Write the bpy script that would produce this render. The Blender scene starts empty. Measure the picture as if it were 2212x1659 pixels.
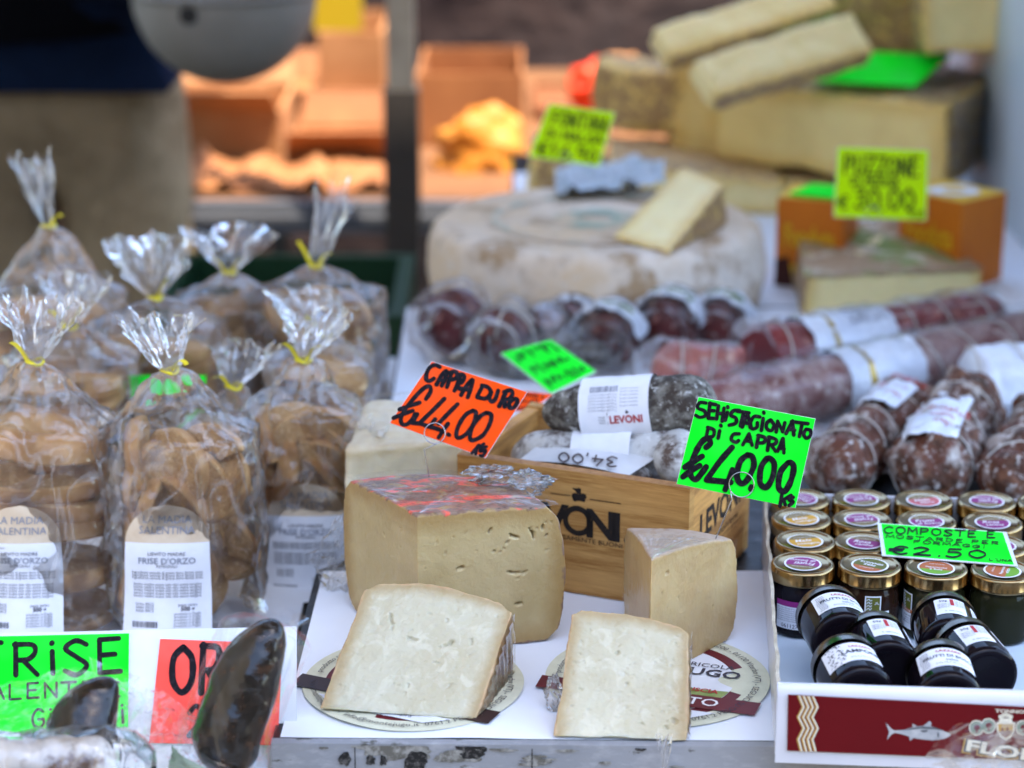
import bpy, math, random
import numpy as np
from mathutils import Vector, Matrix, noise
R = math.radians
sc = bpy.context.scene
COL = sc.collection
# ------------------------------------------------------------------ camera frame
FPX, CXU, CYU, CAMH, PITCH = 4928.0, 1106.0, 829.5, 0.716, R(17.5)
CAM = Vector((0, 0, CAMH)); SP, CP = math.sin(PITCH), math.cos(PITCH)
def ray(u, v):
    a, b = (u - CXU) / FPX, -(v - CYU) / FPX
    return Vector((a, CP + b * SP, -SP + b * CP))
def onz(u, v, z): r = ray(u, v); return CAM + r * ((z - CAMH) / r.z)
def ony(u, v, y): r = ray(u, v); return CAM + r * (y / r.y)
def onpl(u, v, p, n):
    r = ray(u, v); n = Vector(n); return CAM + r * ((Vector(p) - CAM).dot(n) / r.dot(n))
def V(*a): return Vector(a)
# ------------------------------------------------------------------ mesh builder
def basis(n):
    n = n.normalized(); t = Vector((0, 0, 1)) if abs(n.z) < .9 else Vector((1, 0, 0))
    x = t.cross(n).normalized(); return x, n.cross(x)
TXT = {}
def text_mesh(s, bold=0.0, res=2):
    k = (s, bold, res)
    if k not in TXT:
        cu = bpy.data.curves.new('t', 'FONT'); cu.body = s; cu.size = 1; cu.resolution_u = res; cu.offset = bold
        ob = bpy.data.objects.new('t', cu); COL.objects.link(ob)
        dg = bpy.context.evaluated_depsgraph_get(); me = ob.evaluated_get(dg).to_mesh()
        vs = [v.co.copy() for v in me.vertices]; fs = [tuple(p.vertices) for p in me.polygons]
        ob.evaluated_get(dg).to_mesh_clear(); bpy.data.objects.remove(ob); bpy.data.curves.remove(cu)
        TXT[k] = (vs, fs)
    return TXT[k]
class MB:
    def __init__(s): s.v = []; s.f = []; s.m = []; s.cnt = 0
    def add(s, vs, fs, m=0):
        o = len(s.v); s.v += [Vector(v) for v in vs]
        for f in fs: s.f.append(tuple(i + o for i in f)); s.m.append(m)
    def poly(s, pts, m=0): s.add(pts, [tuple(range(len(pts)))], m)
    def box(s, c, size, rz=0, m=0, M=None):
        hx, hy, hz = size[0] / 2, size[1] / 2, size[2] / 2
        vs = [Vector((x * hx, y * hy, z * hz)) for z in (-1, 1) for x, y in ((-1, -1), (1, -1), (1, 1), (-1, 1))]
        Rm = M or Matrix.Rotation(rz, 3, 'Z')
        s.add([Rm @ v + Vector(c) for v in vs], [(3, 2, 1, 0), (4, 5, 6, 7), (0, 1, 5, 4), (1, 2, 6, 5), (2, 3, 7, 6), (3, 0, 4, 7)], m)
    def prism(s, pts, off, m=0, mside=None):
        n = len(pts); off = Vector(off); ms = m if mside is None else mside
        o = len(s.v); s.v += [Vector(p) for p in pts] + [Vector(p) + off for p in pts]
        s.f.append(tuple(o + i for i in range(n))); s.m.append(m)
        s.f.append(tuple(o + n + i for i in reversed(range(n)))); s.m.append(ms)
        for i in range(n):
            j = (i + 1) % n; s.f.append((o + j, o + i, o + n + i, o + n + j)); s.m.append(ms)
    def hexa(s, b, t, m=0):
        s.add(list(b) + list(t), [(3, 2, 1, 0), (4, 5, 6, 7), (0, 1, 5, 4), (1, 2, 6, 5), (2, 3, 7, 6), (3, 0, 4, 7)], m)
    def tube(s, pts, r, n=8, m=0, closed=False, cap=True, flat=1.0):
        pts = [Vector(p) for p in pts]; k = len(pts); o = len(s.v)
        rr = r if isinstance(r, (list, tuple)) else [r] * k
        px = None
        for i, p in enumerate(pts):
            d = (pts[(i + 1) % k] - pts[i - 1]) if closed else (pts[min(i + 1, k - 1)] - pts[max(i - 1, 0)])
            if d.length < 1e-9: d = Vector((0, 0, 1))
            d.normalize()
            if px is None: x, y = basis(d)
            else:
                x = px - d * px.dot(d)
                x = basis(d)[0] if x.length < 1e-6 else x.normalized()
                y = d.cross(x)
            px = x
            for j in range(n):
                a = 2 * math.pi * j / n; s.v.append(p + x * (rr[i] * math.cos(a)) + y * (rr[i] * flat * math.sin(a)))
        for i in range(k if closed else k - 1):
            for j in range(n):
                a, b = o + i * n + j, o + i * n + (j + 1) % n; i2 = (i + 1) % k
                s.f.append((a, b, o + i2 * n + (j + 1) % n, o + i2 * n + j)); s.m.append(m)
        if cap and not closed:
            s.f.append(tuple(o + j for j in reversed(range(n)))); s.m.append(m)
            s.f.append(tuple(o + (k - 1) * n + j for j in range(n))); s.m.append(m)
    def lathe(s, prof, M=None, n=48, m=0, mf=None, rfn=None):
        o = len(s.v); k = len(prof); M = M or Matrix()
        for i, (r, z) in enumerate(prof):
            for j in range(n):
                a = 2 * math.pi * j / n; q = r if rfn is None else rfn(r, z, a)
                s.v.append(M @ Vector((q * math.cos(a), q * math.sin(a), z)))
        for i in range(k - 1):
            for j in range(n):
                j2 = (j + 1) % n
                s.f.append((o + i * n + j, o + i * n + j2, o + (i + 1) * n + j2, o + (i + 1) * n + j)); s.m.append(mf[i] if mf else m)
        if prof[0][0] > 1e-6: s.f.append(tuple(o + j for j in reversed(range(n)))); s.m.append(mf[0] if mf else m)
        if prof[-1][0] > 1e-6: s.f.append(tuple(o + (k - 1) * n + j for j in range(n))); s.m.append(mf[-1] if mf else m)
    def grid(s, nu, nv, fn, m=0, wrap=False):
        o = len(s.v)
        for i in range(nv):
            for j in range(nu): s.v.append(Vector(fn(j / (nu if wrap else nu - 1), i / (nv - 1))))
        for i in range(nv - 1):
            for j in range(nu if wrap else nu - 1):
                j2 = (j + 1) % nu
                s.f.append((o + i * nu + j, o + i * nu + j2, o + (i + 1) * nu + j2, o + (i + 1) * nu + j)); s.m.append(m)
    def stroke(s, pts, w, mapf, m=1, lift=0.0, n=7, rng=None):
        """a flat marker stroke: rounded ribbon along pts (2-D), mapped onto a surface by mapf(x, y, lift)"""
        s.cnt += 1; lift += (s.cnt % 9) * .00004
        pts = smooth2(pts, n)
        k = len(pts); L = []; Rr = []
        for i, p in enumerate(pts):
            a, b = pts[max(i - 1, 0)], pts[min(i + 1, k - 1)]
            dx, dy = b[0] - a[0], b[1] - a[1]; l = math.hypot(dx, dy) or 1
            ww = w * (0.92 + .16 * noise.noise(Vector((p[0] * .9 / w, p[1] * .9 / w, 3))))
            nx, ny = -dy / l * ww / 2, dx / l * ww / 2
            L.append((p[0] + nx, p[1] + ny)); Rr.append((p[0] - nx, p[1] - ny))
        def cap(p, a, out):
            a0 = math.atan2(a[1] - p[1], a[0] - p[0]); return [(p[0] + w * .46 * math.cos(a0 + out * t), p[1] + w * .46 * math.sin(a0 + out * t)) for t in (.6, 1.2, 1.9, 2.5)]
        o = len(s.v)
        for a, b in zip(L, Rr): s.v += [mapf(a[0], a[1], lift), mapf(b[0], b[1], lift)]
        for i in range(k - 1): s.f.append((o + 2 * i, o + 2 * i + 1, o + 2 * i + 3, o + 2 * i + 2)); s.m.append(m)
        s.poly([mapf(x, y, lift) for x, y in [L[0]] + cap(pts[0], L[0], 1) + [Rr[0]]], m)
        s.poly([mapf(x, y, lift) for x, y in [L[-1]] + cap(pts[-1], L[-1], -1) + [Rr[-1]]], m)
    def text(s, t, mapf, size, m=1, x=0, y=0, align='c', rot=0, bold=0.0, sx=1.0, res=2):
        vs, fs = text_mesh(t, bold, res)
        if not vs: return
        w = max(v.x for v in vs); ox = {'l': 0, 'c': w / 2, 'r': w}[align]; c, q = math.cos(rot), math.sin(rot)
        out = []
        for v in vs:
            a, b = (v.x - ox) * size * sx, v.y * size
            out.append(mapf(x + a * c - b * q, y + a * q + b * c))
        s.add(out, fs, m)
    def build(s, name, mats, parent=None, loc=None, smooth=False, sharp=None, tagd=None):
        org = Vector(loc) if loc is not None else (parent['o'] if parent is not None and 'o' in parent else Vector((0, 0, 0)))
        org = Vector(org)
        me = bpy.data.meshes.new(name)
        me.from_pydata([v - org for v in s.v], [], s.f)
        me.polygons.foreach_set('material_index', s.m)
        return finish(me, name, mats, parent, org, smooth, sharp)
def finish(me, name, mats, parent=None, org=(0, 0, 0), smooth=False, sharp=None):
    for m in (mats if isinstance(mats, (list, tuple)) else [mats]): me.materials.append(MT[m] if isinstance(m, str) else m)
    if smooth:
        me.polygons.foreach_set('use_smooth', [True] * len(me.polygons))
        if sharp is not None: me.set_sharp_from_angle(angle=R(sharp))
    me.update()
    ob = bpy.data.objects.new(name, me); COL.objects.link(ob)
    if parent is not None: ob.parent = parent
    else: ob.location = org
    return ob
def smooth2(p, n=7):
    if len(p) < 3 or n < 2: return [tuple(q) for q in p]
    out = []
    for i in range(len(p) - 1):
        p0, p1, p2, p3 = p[max(i - 1, 0)], p[i], p[i + 1], p[min(i + 2, len(p) - 1)]
        for k in range(n):
            t = k / n; f = []
            for a in range(len(p1)):
                f.append(.5 * (2 * p1[a] + (p2[a] - p0[a]) * t + (2 * p0[a] - 5 * p1[a] + 4 * p2[a] - p3[a]) * t * t + (3 * p1[a] - p0[a] - 3 * p2[a] + p3[a]) * t ** 3))
            out.append(tuple(f))
    out.append(tuple(p[-1])); return out
def tag(o, label=None, cat=None, group=None, kind=None):
    if label: o['label'] = label
    if cat: o['category'] = cat
    if group: o['group'] = group
    if kind: o['kind'] = kind
    return o
def thing(name, label, cat, loc, group=None):
    o = bpy.data.objects.new(name, None); COL.objects.link(o); o.location = loc
    o.empty_display_size = .02; o['o'] = [*loc]; tag(o, label, cat, group); return o
def copy_tree(o, parent=None):
    c = o.copy(); COL.objects.link(c)
    if parent is not None: c.parent = parent
    for ch in list(o.children): copy_tree(ch, c)
    return c
# ------------------------------------------------------------------ materials
MT = {}
def newmat(name):
    m = bpy.data.materials.new(name); m.use_nodes = True; nt = m.node_tree; nt.nodes.clear(); MT[name] = m
    N = lambda t, **k: [n := nt.nodes.new(t), [setattr(n, a, b) for a, b in k.items()]][0]
    out = N('ShaderNodeOutputMaterial')
    return m, nt, N, out
def rgba(c): return (c[0], c[1], c[2], 1)
def ramp(N, stops, interp='LINEAR'):
    r = N('ShaderNodeValToRGB'); r.color_ramp.interpolation = interp
    e = r.color_ramp.elements
    while len(e) < len(stops): e.new(.5)
    for q, (p, c) in zip(e, stops): q.position = p; q.color = rgba(c)
    return r
def pm(name, col, rough=.6, var=None, bump=None, metal=0, coat=0, sss=0, spec=.3, trans=0, stretch=None, rvar=0, emit=None):
    """principled material; var = (scale, second colour, detail, low, high) mixed by noise; bump = (scale, strength, distance)"""
    m, nt, N, out = newmat(name); L = nt.links.new
    b = N('ShaderNodeBsdfPrincipled'); L(b.outputs[0], out.inputs[0])
    b.inputs['Roughness'].default_value = rough; b.inputs['Metallic'].default_value = metal
    b.inputs['Coat Weight'].default_value = coat; b.inputs['Coat Roughness'].default_value = .08
    b.inputs['Specular IOR Level'].default_value = spec
    if sss:
        b.inputs['Subsurface Weight'].default_value = sss; b.inputs['Subsurface Radius'].default_value = (.008, .005, .0025); b.inputs['Subsurface Scale'].default_value = 1.0
    tc = N('ShaderNodeTexCoord'); src = tc.outputs['Object']
    if stretch:
        mp = N('ShaderNodeMapping'); mp.inputs['Scale'].default_value = stretch; L(src, mp.inputs[0]); src = mp.outputs[0]
    b.inputs['Base Color'].default_value = rgba(col)
    m['_'] = 1
    last = None
    vs = var if isinstance(var, list) else ([var] if var else [])
    for (s, c2, det, lo, hi) in vs:
        no = N('ShaderNodeTexNoise'); no.inputs['Scale'].default_value = s; no.inputs['Detail'].default_value = det; no.inputs['Roughness'].default_value = .62
        L(src, no.inputs['Vector'])
        mr = N('ShaderNodeMapRange'); mr.inputs[1].default_value = lo; mr.inputs[2].default_value = hi; L(no.outputs[0], mr.inputs[0])
        mx = N('ShaderNodeMix', data_type='RGBA'); L(mr.outputs[0], mx.inputs[0])
        if last is None: mx.inputs[6].default_value = rgba(col)
        else: L(last, mx.inputs[6])
        mx.inputs[7].default_value = rgba(c2); last = mx.outputs[2]
        if rvar:
            mm = N('ShaderNodeMapRange'); mm.inputs[3].default_value = rough; mm.inputs[4].default_value = min(1, rough + rvar); L(mr.outputs[0], mm.inputs[0]); L(mm.outputs[0], b.inputs['Roughness'])
    if last: L(last, b.inputs['Base Color'])
    if bump:
        no = N('ShaderNodeTexNoise'); no.inputs['Scale'].default_value = bump[0]; no.inputs['Detail'].default_value = 5; L(src, no.inputs['Vector'])
        bp = N('ShaderNodeBump'); bp.inputs['Strength'].default_value = bump[1]; bp.inputs['Distance'].default_value = bump[2]
        L(no.outputs[0], bp.inputs['Height']); L(bp.outputs[0], b.inputs['Normal'])
    return m
def film(name, haze=.07, gl=1.0, rough=.1, crease=30, tint=(.985, .985, .985), bstr=.6, stretch=(1, 1, .45)):
    m, nt, N, out = newmat(name); L = nt.links.new
    tr = N('ShaderNodeBsdfTransparent'); tr.inputs[0].default_value = rgba(tint)
    g = N('ShaderNodeBsdfGlossy'); g.inputs['Roughness'].default_value = rough; g.inputs[0].default_value = (1, 1, 1, 1)
    d = N('ShaderNodeBsdfDiffuse'); d.inputs[0].default_value = (.9, .9, .9, 1)
    tl = N('ShaderNodeBsdfTranslucent'); tl.inputs[0].default_value = (.9, .9, .9, 1)
    dm = N('ShaderNodeMixShader'); dm.inputs[0].default_value = .5; L(d.outputs[0], dm.inputs[1]); L(tl.outputs[0], dm.inputs[2])
    tc = N('ShaderNodeTexCoord'); mp = N('ShaderNodeMapping'); mp.inputs['Scale'].default_value = stretch; L(tc.outputs['Object'], mp.inputs[0])
    n1 = N('ShaderNodeTexNoise'); n1.inputs['Scale'].default_value = crease; n1.inputs['Detail'].default_value = 2.5; n1.inputs['Distortion'].default_value = 1.2; L(mp.outputs[0], n1.inputs['Vector'])
    # sharp creases: folded noise
    f1 = N('ShaderNodeMath', operation='SUBTRACT'); L(n1.outputs[0], f1.inputs[0]); f1.inputs[1].default_value = .5
    f2 = N('ShaderNodeMath', operation='ABSOLUTE'); L(f1.outputs[0], f2.inputs[0])
    n2 = N('ShaderNodeTexNoise'); n2.inputs['Scale'].default_value = crease * .33; n2.inputs['Detail'].default_value = 2; n2.inputs['Distortion'].default_value = .8; L(mp.outputs[0], n2.inputs['Vector'])
    ad = N('ShaderNodeMath', operation='MULTIPLY_ADD'); L(n2.outputs[0], ad.inputs[0]); ad.inputs[1].default_value = 2.0; L(f2.outputs[0], ad.inputs[2])
    bp = N('ShaderNodeBump'); bp.inputs['Strength'].default_value = bstr; bp.inputs['Distance'].default_value = .008; L(ad.outputs[0], bp.inputs['Height'])
    L(bp.outputs[0], g.inputs['Normal'])
    fr = N('ShaderNodeFresnel'); fr.inputs[0].default_value = 1.5; L(bp.outputs[0], fr.inputs[1])
    ml = N('ShaderNodeMath', operation='MULTIPLY', use_clamp=True); ml.inputs[1].default_value = gl; L(fr.outputs[0], ml.inputs[0])
    m1 = N('ShaderNodeMixShader'); L(ml.outputs[0], m1.inputs[0]); L(tr.outputs[0], m1.inputs[1]); L(g.outputs[0], m1.inputs[2])
    cz = N('ShaderNodeMapRange'); cz.inputs[1].default_value = 0; cz.inputs[2].default_value = .05; cz.inputs[3].default_value = haze * 3.2; cz.inputs[4].default_value = haze * .35; L(f2.outputs[0], cz.inputs[0])
    m2 = N('ShaderNodeMixShader'); L(cz.outputs[0], m2.inputs[0]); L(m1.outputs[0], m2.inputs[1]); L(dm.outputs[0], m2.inputs[2])
    L(m2.outputs[0], out.inputs[0]); return m
def cheesemat(name, paste, paste2, edge, rind, rind2, w=.012, paint=None, rough=.5, flake=0):
    """cheese: the attribute 'rind' holds the distance to the crust in metres, 'crown' is 1 on the wheel's flat top"""
    m, nt, N, out = newmat(name); L = nt.links.new
    b = N('ShaderNodeBsdfPrincipled'); L(b.outputs[0], out.inputs[0]); b.inputs['Roughness'].default_value = rough
    b.inputs['Subsurface Weight'].default_value = .35; b.inputs['Subsurface Radius'].default_value = (.006, .004, .002); b.inputs['Subsurface Scale'].default_value = 1
    tc = N('ShaderNodeTexCoord'); O = tc.outputs['Object']
    def nz(s, det=4, dist=0, st=None):
        n = N('ShaderNodeTexNoise'); n.inputs['Scale'].default_value = s; n.inputs['Detail'].default_value = det; n.inputs['Distortion'].default_value = dist
        src = O
        if st: mp = N('ShaderNodeMapping'); mp.inputs['Scale'].default_value = st; L(O, mp.inputs[0]); src = mp.outputs[0]
        L(src, n.inputs['Vector']); return n.outputs[0]
    def mr(x, a, c, lo=0, hi=1):
        n = N('ShaderNodeMapRange'); n.inputs[1].default_value = a; n.inputs[2].default_value = c; n.inputs[3].default_value = lo; n.inputs[4].default_value = hi; L(x, n.inputs[0]); return n.outputs[0]
    def mix(f, a, c):
        n = N('ShaderNodeMix', data_type='RGBA'); L(f, n.inputs[0])
        for k, q in ((6, a), (7, c)):
            if isinstance(q, tuple): n.inputs[k].default_value = rgba(q)
            else: L(q, n.inputs[k])
        return n.outputs[2]
    at = N('ShaderNodeAttribute', attribute_name='rind'); A = at.outputs['Fac']
    jig = N('ShaderNodeMath', operation='MULTIPLY_ADD'); L(nz(90, 4), jig.inputs[0]); jig.inputs[1].default_value = w * .55; L(A, jig.inputs[2])
    jg = N('ShaderNodeMath', operation='SUBTRACT'); L(jig.outputs[0], jg.inputs[0]); jg.inputs[1].default_value = w * .28; D = jg.outputs[0]
    pst = mix(mr(nz(22, 5, .5), .38, .66), paste, paste2)
    if flake: pst = mix(mr(nz(75, 7, .9), .50, .62, 0, flake), pst, (min(1, paste[0] * 1.10), min(1, paste[1] * 1.11), min(1, paste[2] * 1.16))); pst = mix(mr(nz(120, 5, .3, (1, 1, .25)), .60, .72, 0, flake * .5), pst, paste2)
    rd = mix(mr(nz(60, 6, .8), .35, .65), rind, rind2)
    if paint:
        cr = N('ShaderNodeAttribute', attribute_name='crown')
        pf = mr(nz(26, 5, 1.2, (1, 2.2, 1)), .53, .61); mu = N('ShaderNodeMath', operation='MULTIPLY'); L(pf, mu.inputs[0]); L(cr.outputs['Fac'], mu.inputs[1])
        rd = mix(mu.outputs[0], rd, paint)
        dk = mr(nz(240, 3, .5, (1, 3, 1)), .60, .68); mu2 = N('ShaderNodeMath', operation='MULTIPLY'); L(dk, mu2.inputs[0]); L(cr.outputs['Fac'], mu2.inputs[1])
        rd = mix(mu2.outputs[0], rd, (.03, .018, .012))
    c1 = mix(mr(D, w * .25, w, 0, 1), edge, pst)
    c2 = mix(mr(D, .0004, .0019, 0, 1), rd, c1)
    L(c2, b.inputs['Base Color'])
    bn = N('ShaderNodeMath', operation='ADD'); L(nz(430, 5), bn.inputs[0])
    b2 = N('ShaderNodeMath', operation='MULTIPLY'); L(nz(55, 5, .4), b2.inputs[0]); b2.inputs[1].default_value = 1.8; L(b2.outputs[0], bn.inputs[1])
    bp = N('ShaderNodeBump'); bp.inputs['Strength'].default_value = .34; bp.inputs['Distance'].default_value = .0012; L(bn.outputs[0], bp.inputs['Height']); L(bp.outputs[0], b.inputs['Normal'])
    return m
# ------------------------------------------------------------------ organic solids
def remeshed(mb, voxel, it=3):
    me = bpy.data.meshes.new('tmp'); me.from_pydata(mb.v, [], mb.f); ob = bpy.data.objects.new('tmp', me); COL.objects.link(ob)
    md = ob.modifiers.new('r', 'REMESH'); md.mode = 'VOXEL'; md.voxel_size = voxel
    dg = bpy.context.evaluated_depsgraph_get(); dg.update(); nm = bpy.data.meshes.new_from_object(ob.evaluated_get(dg)); bpy.data.objects.remove(ob)
    n = len(nm.vertices); co = np.empty(n * 3); nm.vertices.foreach_get('co', co); co = co.reshape(-1, 3)
    e = np.empty(len(nm.edges) * 2, dtype=np.int64); nm.edges.foreach_get('vertices', e); e = e.reshape(-1, 2)
    cnt = np.bincount(e.ravel(), minlength=n).astype(float)[:, None]
    for _ in range(it):
        s = np.zeros_like(co); np.add.at(s, e[:, 0], co[e[:, 1]]); np.add.at(s, e[:, 1], co[e[:, 0]]); co = co + .6 * (s / cnt - co)
    return nm, co
def setco(nm, co): nm.vertices.foreach_set('co', np.ascontiguousarray(co).ravel()); nm.update()
def normals(nm):
    n = np.empty(len(nm.vertices) * 3); nm.vertices.foreach_get('normal', n); return n.reshape(-1, 3)
def fatt(nm, name, arr):
    a = nm.attributes.new(name, 'FLOAT', 'POINT'); a.data.foreach_set('value', np.ascontiguousarray(arr, dtype=np.float32))
def pnoise(co, s, amp, seed=0, oct=3):
    return np.array([noise.fractal(Vector((c[0] * s + seed, c[1] * s, c[2] * s)), .8, 2.1, oct) for c in co]) * amp
def holes(co, nr, hs):
    """real pits: (point, half size a, half size b, depth, rotation) in the solid's own frame, pushed along -normal"""
    d = np.zeros(len(co))
    for i, (p, n, a, b, dep, rot) in enumerate(hs):
        n = Vector(n).normalized(); x, y = basis(n); c, s = math.cos(rot), math.sin(rot); ax = x * c + y * s; ay = y * c - x * s
        q = co - np.array(p); dn = q @ np.array(n); u = q @ np.array(ax) / a; w = q @ np.array(ay) / b
        m = (np.abs(dn) < .004) & (np.abs(u) < 1.6) & (np.abs(w) < 1.6)
        idx = np.nonzero(m)[0]
        for k in idx:
            wob = .55 * noise.noise(Vector((co[k][0] * 260 + i * 7, co[k][1] * 260, co[k][2] * 260)))
            e = math.hypot(u[k], w[k] + .35 * math.sin(u[k] * 3 + i)) + wob
            if e < 1: d[k] = max(d[k], dep * min(1, (1 - e) * 2.6))
    return d
def wheelwedge(name, mat, M, a0, a1, Rr, h, bulge=.006, voxel=.0013, it=3, hs=(), seed=1, amp=.0007, parent=None, label=None, cat=None, topdome=0.0, rough=.0, group=None, cr=.006, taper=0, shear=0, narrow=0):
    """sector of a cheese wheel around a vertical tip edge at the local origin, local z along the wheel's axis; M puts it in the world"""
    mb = MB(); na = 26; prof = [(0, 0)]
    for i in range(13):
        t = i / 12; z = h * t; rr = Rr + bulge * (1 - (2 * t - 1) ** 2)
        e = min(t, 1 - t) * h
        if e < cr: rr -= cr - math.sqrt(max(0, cr * cr - (cr - e) ** 2))
        prof.append((rr, z))
    prof.append((0, h)); k = len(prof)
    vs = []; idx = {}
    for j in range(na + 1):
        a = a0 + (a1 - a0) * j / na
        for i, (r, z) in enumerate(prof):
            if r == 0 and j > 0: idx[j, i] = idx[0, i]
            else: idx[j, i] = len(vs); vs.append((r * math.cos(a), r * math.sin(a), z))
    fs = []
    for j in range(na):
        for i in range(k - 1):
            f = [idx[j, i], idx[j + 1, i], idx[j + 1, i + 1], idx[j, i + 1]]; g = []
            [g.append(q) for q in f if q not in g]; fs.append(tuple(g))
    fs.append(tuple(idx[0, i] for i in range(k))); fs.append(tuple(idx[na, i] for i in reversed(range(k))))
    mb.add(vs, fs); nm, co = remeshed(mb, voxel, it); setco(nm, co); nr = normals(nm)
    r = np.hypot(co[:, 0], co[:, 1]); z = co[:, 2]; Rz = Rr + bulge * (1 - (2 * z / h - 1) ** 2)
    dist = np.minimum(np.minimum(z, h - z), Rz - r).clip(0)
    fatt(nm, 'rind', dist); fatt(nm, 'crown', (z > h - .0035).astype(float))
    disp = pnoise(co, 60, amp, seed) + pnoise(co, 14, amp * 2.2, seed + 5, 2)
    if rough: disp += np.abs(pnoise(co, 130, rough, seed + 9, 4)) * -1 * (dist > .002)
    if hs: disp = disp - holes(co, nr, hs)
    co = co + nr * disp[:, None]
    if taper: co[:, :2] *= (1 - taper * co[:, 2] / h)[:, None]
    if shear or narrow:
        rr_ = np.hypot(co[:, 0], co[:, 1]); co[:, 2] = co[:, 2] * (1 - narrow * rr_ / Rr) + shear * rr_
    if topdome: co[:, 2] += topdome * (z / h) * (r / Rr) ** 2 * -1
    Mn = np.array(M); co = co @ Mn[:3, :3].T + Mn[:3, 3]
    org = Vector(parent['o']) if parent is not None else Vector(Mn[:3, 3])
    setco(nm, co - np.array(org)); ob = finish(nm, name, mat, parent, org, True)
    return tag(ob, label, cat, group)
def slab(name, mat, bot, top, voxel=.002, it=3, rind=(0,), seed=1, amp=.001, parent=None, label=None, cat=None, rmat=None, group=None):
    """six-sided cheese block from 4 bottom and 4 top corners (counter-clockwise); rind lists crusted faces: 0 top 1 bottom 2-5 sides"""
    b = [Vector(q) for q in bot]; t = [Vector(q) for q in top]
    mb = MB(); mb.hexa(b, t); cen = sum(b + t, Vector()) / 8
    quads = [t, b] + [[b[i], b[(i + 1) % 4], t[(i + 1) % 4], t[i]] for i in range(4)]
    pl = []
    for i in rind:
        q = quads[i]; n = (q[1] - q[0]).cross(q[2] - q[0]) + (q[2] - q[0]).cross(q[3] - q[0]); n.normalize(); c = sum(q, Vector()) / 4
        if n.dot(c - cen) < 0: n = -n
        pl.append((np.array(c), np.array(n)))
    nm, co = remeshed(mb, voxel, it); setco(nm, co); nr = normals(nm)
    dist = np.full(len(co), .2)
    for c, n in pl: dist = np.minimum(dist, -(co - c) @ n)
    fatt(nm, 'rind', dist.clip(0)); fatt(nm, 'crown', np.zeros(len(co)))
    co = co + nr * (pnoise(co, 50, amp, seed) + pnoise(co, 12, amp * 2.5, seed + 3, 2))[:, None]
    org = Vector(parent['o']) if parent is not None else Vector((cen.x, cen.y, min(q.z for q in b)))
    setco(nm, co - np.array(org)); ob = finish(nm, name, mat, parent, org, True)
    return tag(ob, label, cat, group)
def sausage(mb, p0, p1, r, m=0, n=40, k=60, e0=.5, e1=.5, wob=.06, bend=0, seed=0, lumps=0, flat0=False, prof=None, squash=1.0):
    """casing swept from p0 to p1; e0/e1 = how far the ends taper (in radii); bend lifts the middle sideways"""
    p0, p1 = Vector(p0), Vector(p1); d = p1 - p0; L = d.length; d.normalize(); x, y = basis(d)
    side = Vector((0, 0, 1)).cross(d).normalized()
    def cen(t): return p0.lerp(p1, t) + side * bend * 4 * t * (1 - t)
    def rad(t):
        a = t * L / (r * max(e0, .01)); b = (1 - t) * L / (r * max(e1, .01)); q = 1
        if a < 1 and not flat0: q = min(q, math.sqrt(max(0, 1 - (1 - a) ** 2)))
        if b < 1: q = min(q, math.sqrt(max(0, 1 - (1 - b) ** 2)))
        q *= prof(t) if prof else 1
        return max(q, .02) * r
    def fn(u, t):
        # denser rings at the ends
        t = .5 - .5 * math.cos(math.pi * t) if True else t
        a = 2 * math.pi * u; c = cen(t); rr = rad(t); q = c + (x * math.cos(a) + y * math.sin(a)) * rr
        w = noise.fractal(q * 38 + Vector((seed * 3.1, 0, 0)), .8, 2, 3) * wob * r
        if lumps: w += (abs(math.sin(t * math.pi * lumps + .5 * math.sin(a + seed))) ** .5 - .7) * .16 * r
        return c + (x * math.cos(a) + y * math.sin(a) * squash) * (rr + w * min(1, rr / r * 1.5))
    mb.grid(n, k, fn, m, wrap=True)
    o = len(mb.v) - n * k
    mb.f.append(tuple(o + j for j in reversed(range(n)))); mb.m.append(m)
    mb.f.append(tuple(o + (k - 1) * n + j for j in range(n))); mb.m.append(m)
    return cen, rad, x, y, d
def band(mb, cen, d, r, t0, t1, a0, a1, up, m=0, nt=14, na=30, lift=.0008, wav=.0006, seed=0):
    """paper wrapped round a sausage: from t0 to t1 along it, angles measured from 'up' around d"""
    up = Vector(up); up = (up - d * up.dot(d)).normalized(); sd = d.cross(up)
    rf = r if callable(r) else (lambda t: r)
    def fn(u, w):
        a = a0 + (a1 - a0) * u; t = t0 + (t1 - t0) * w
        q = rf(t) + lift + wav * noise.noise(Vector((a * 3 + seed, t * 30, 1)))
        return cen(t) + (up * math.cos(a) + sd * math.sin(a)) * q
    mb.grid(na, nt, fn, m)
    def mp(a, t, l=.0004):
        q = rf(t) + lift + wav * noise.noise(Vector((a * 3 + seed, t * 30, 1))) + l
        return cen(t) + (up * math.cos(a) + sd * math.sin(a)) * q
    return mp
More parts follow.
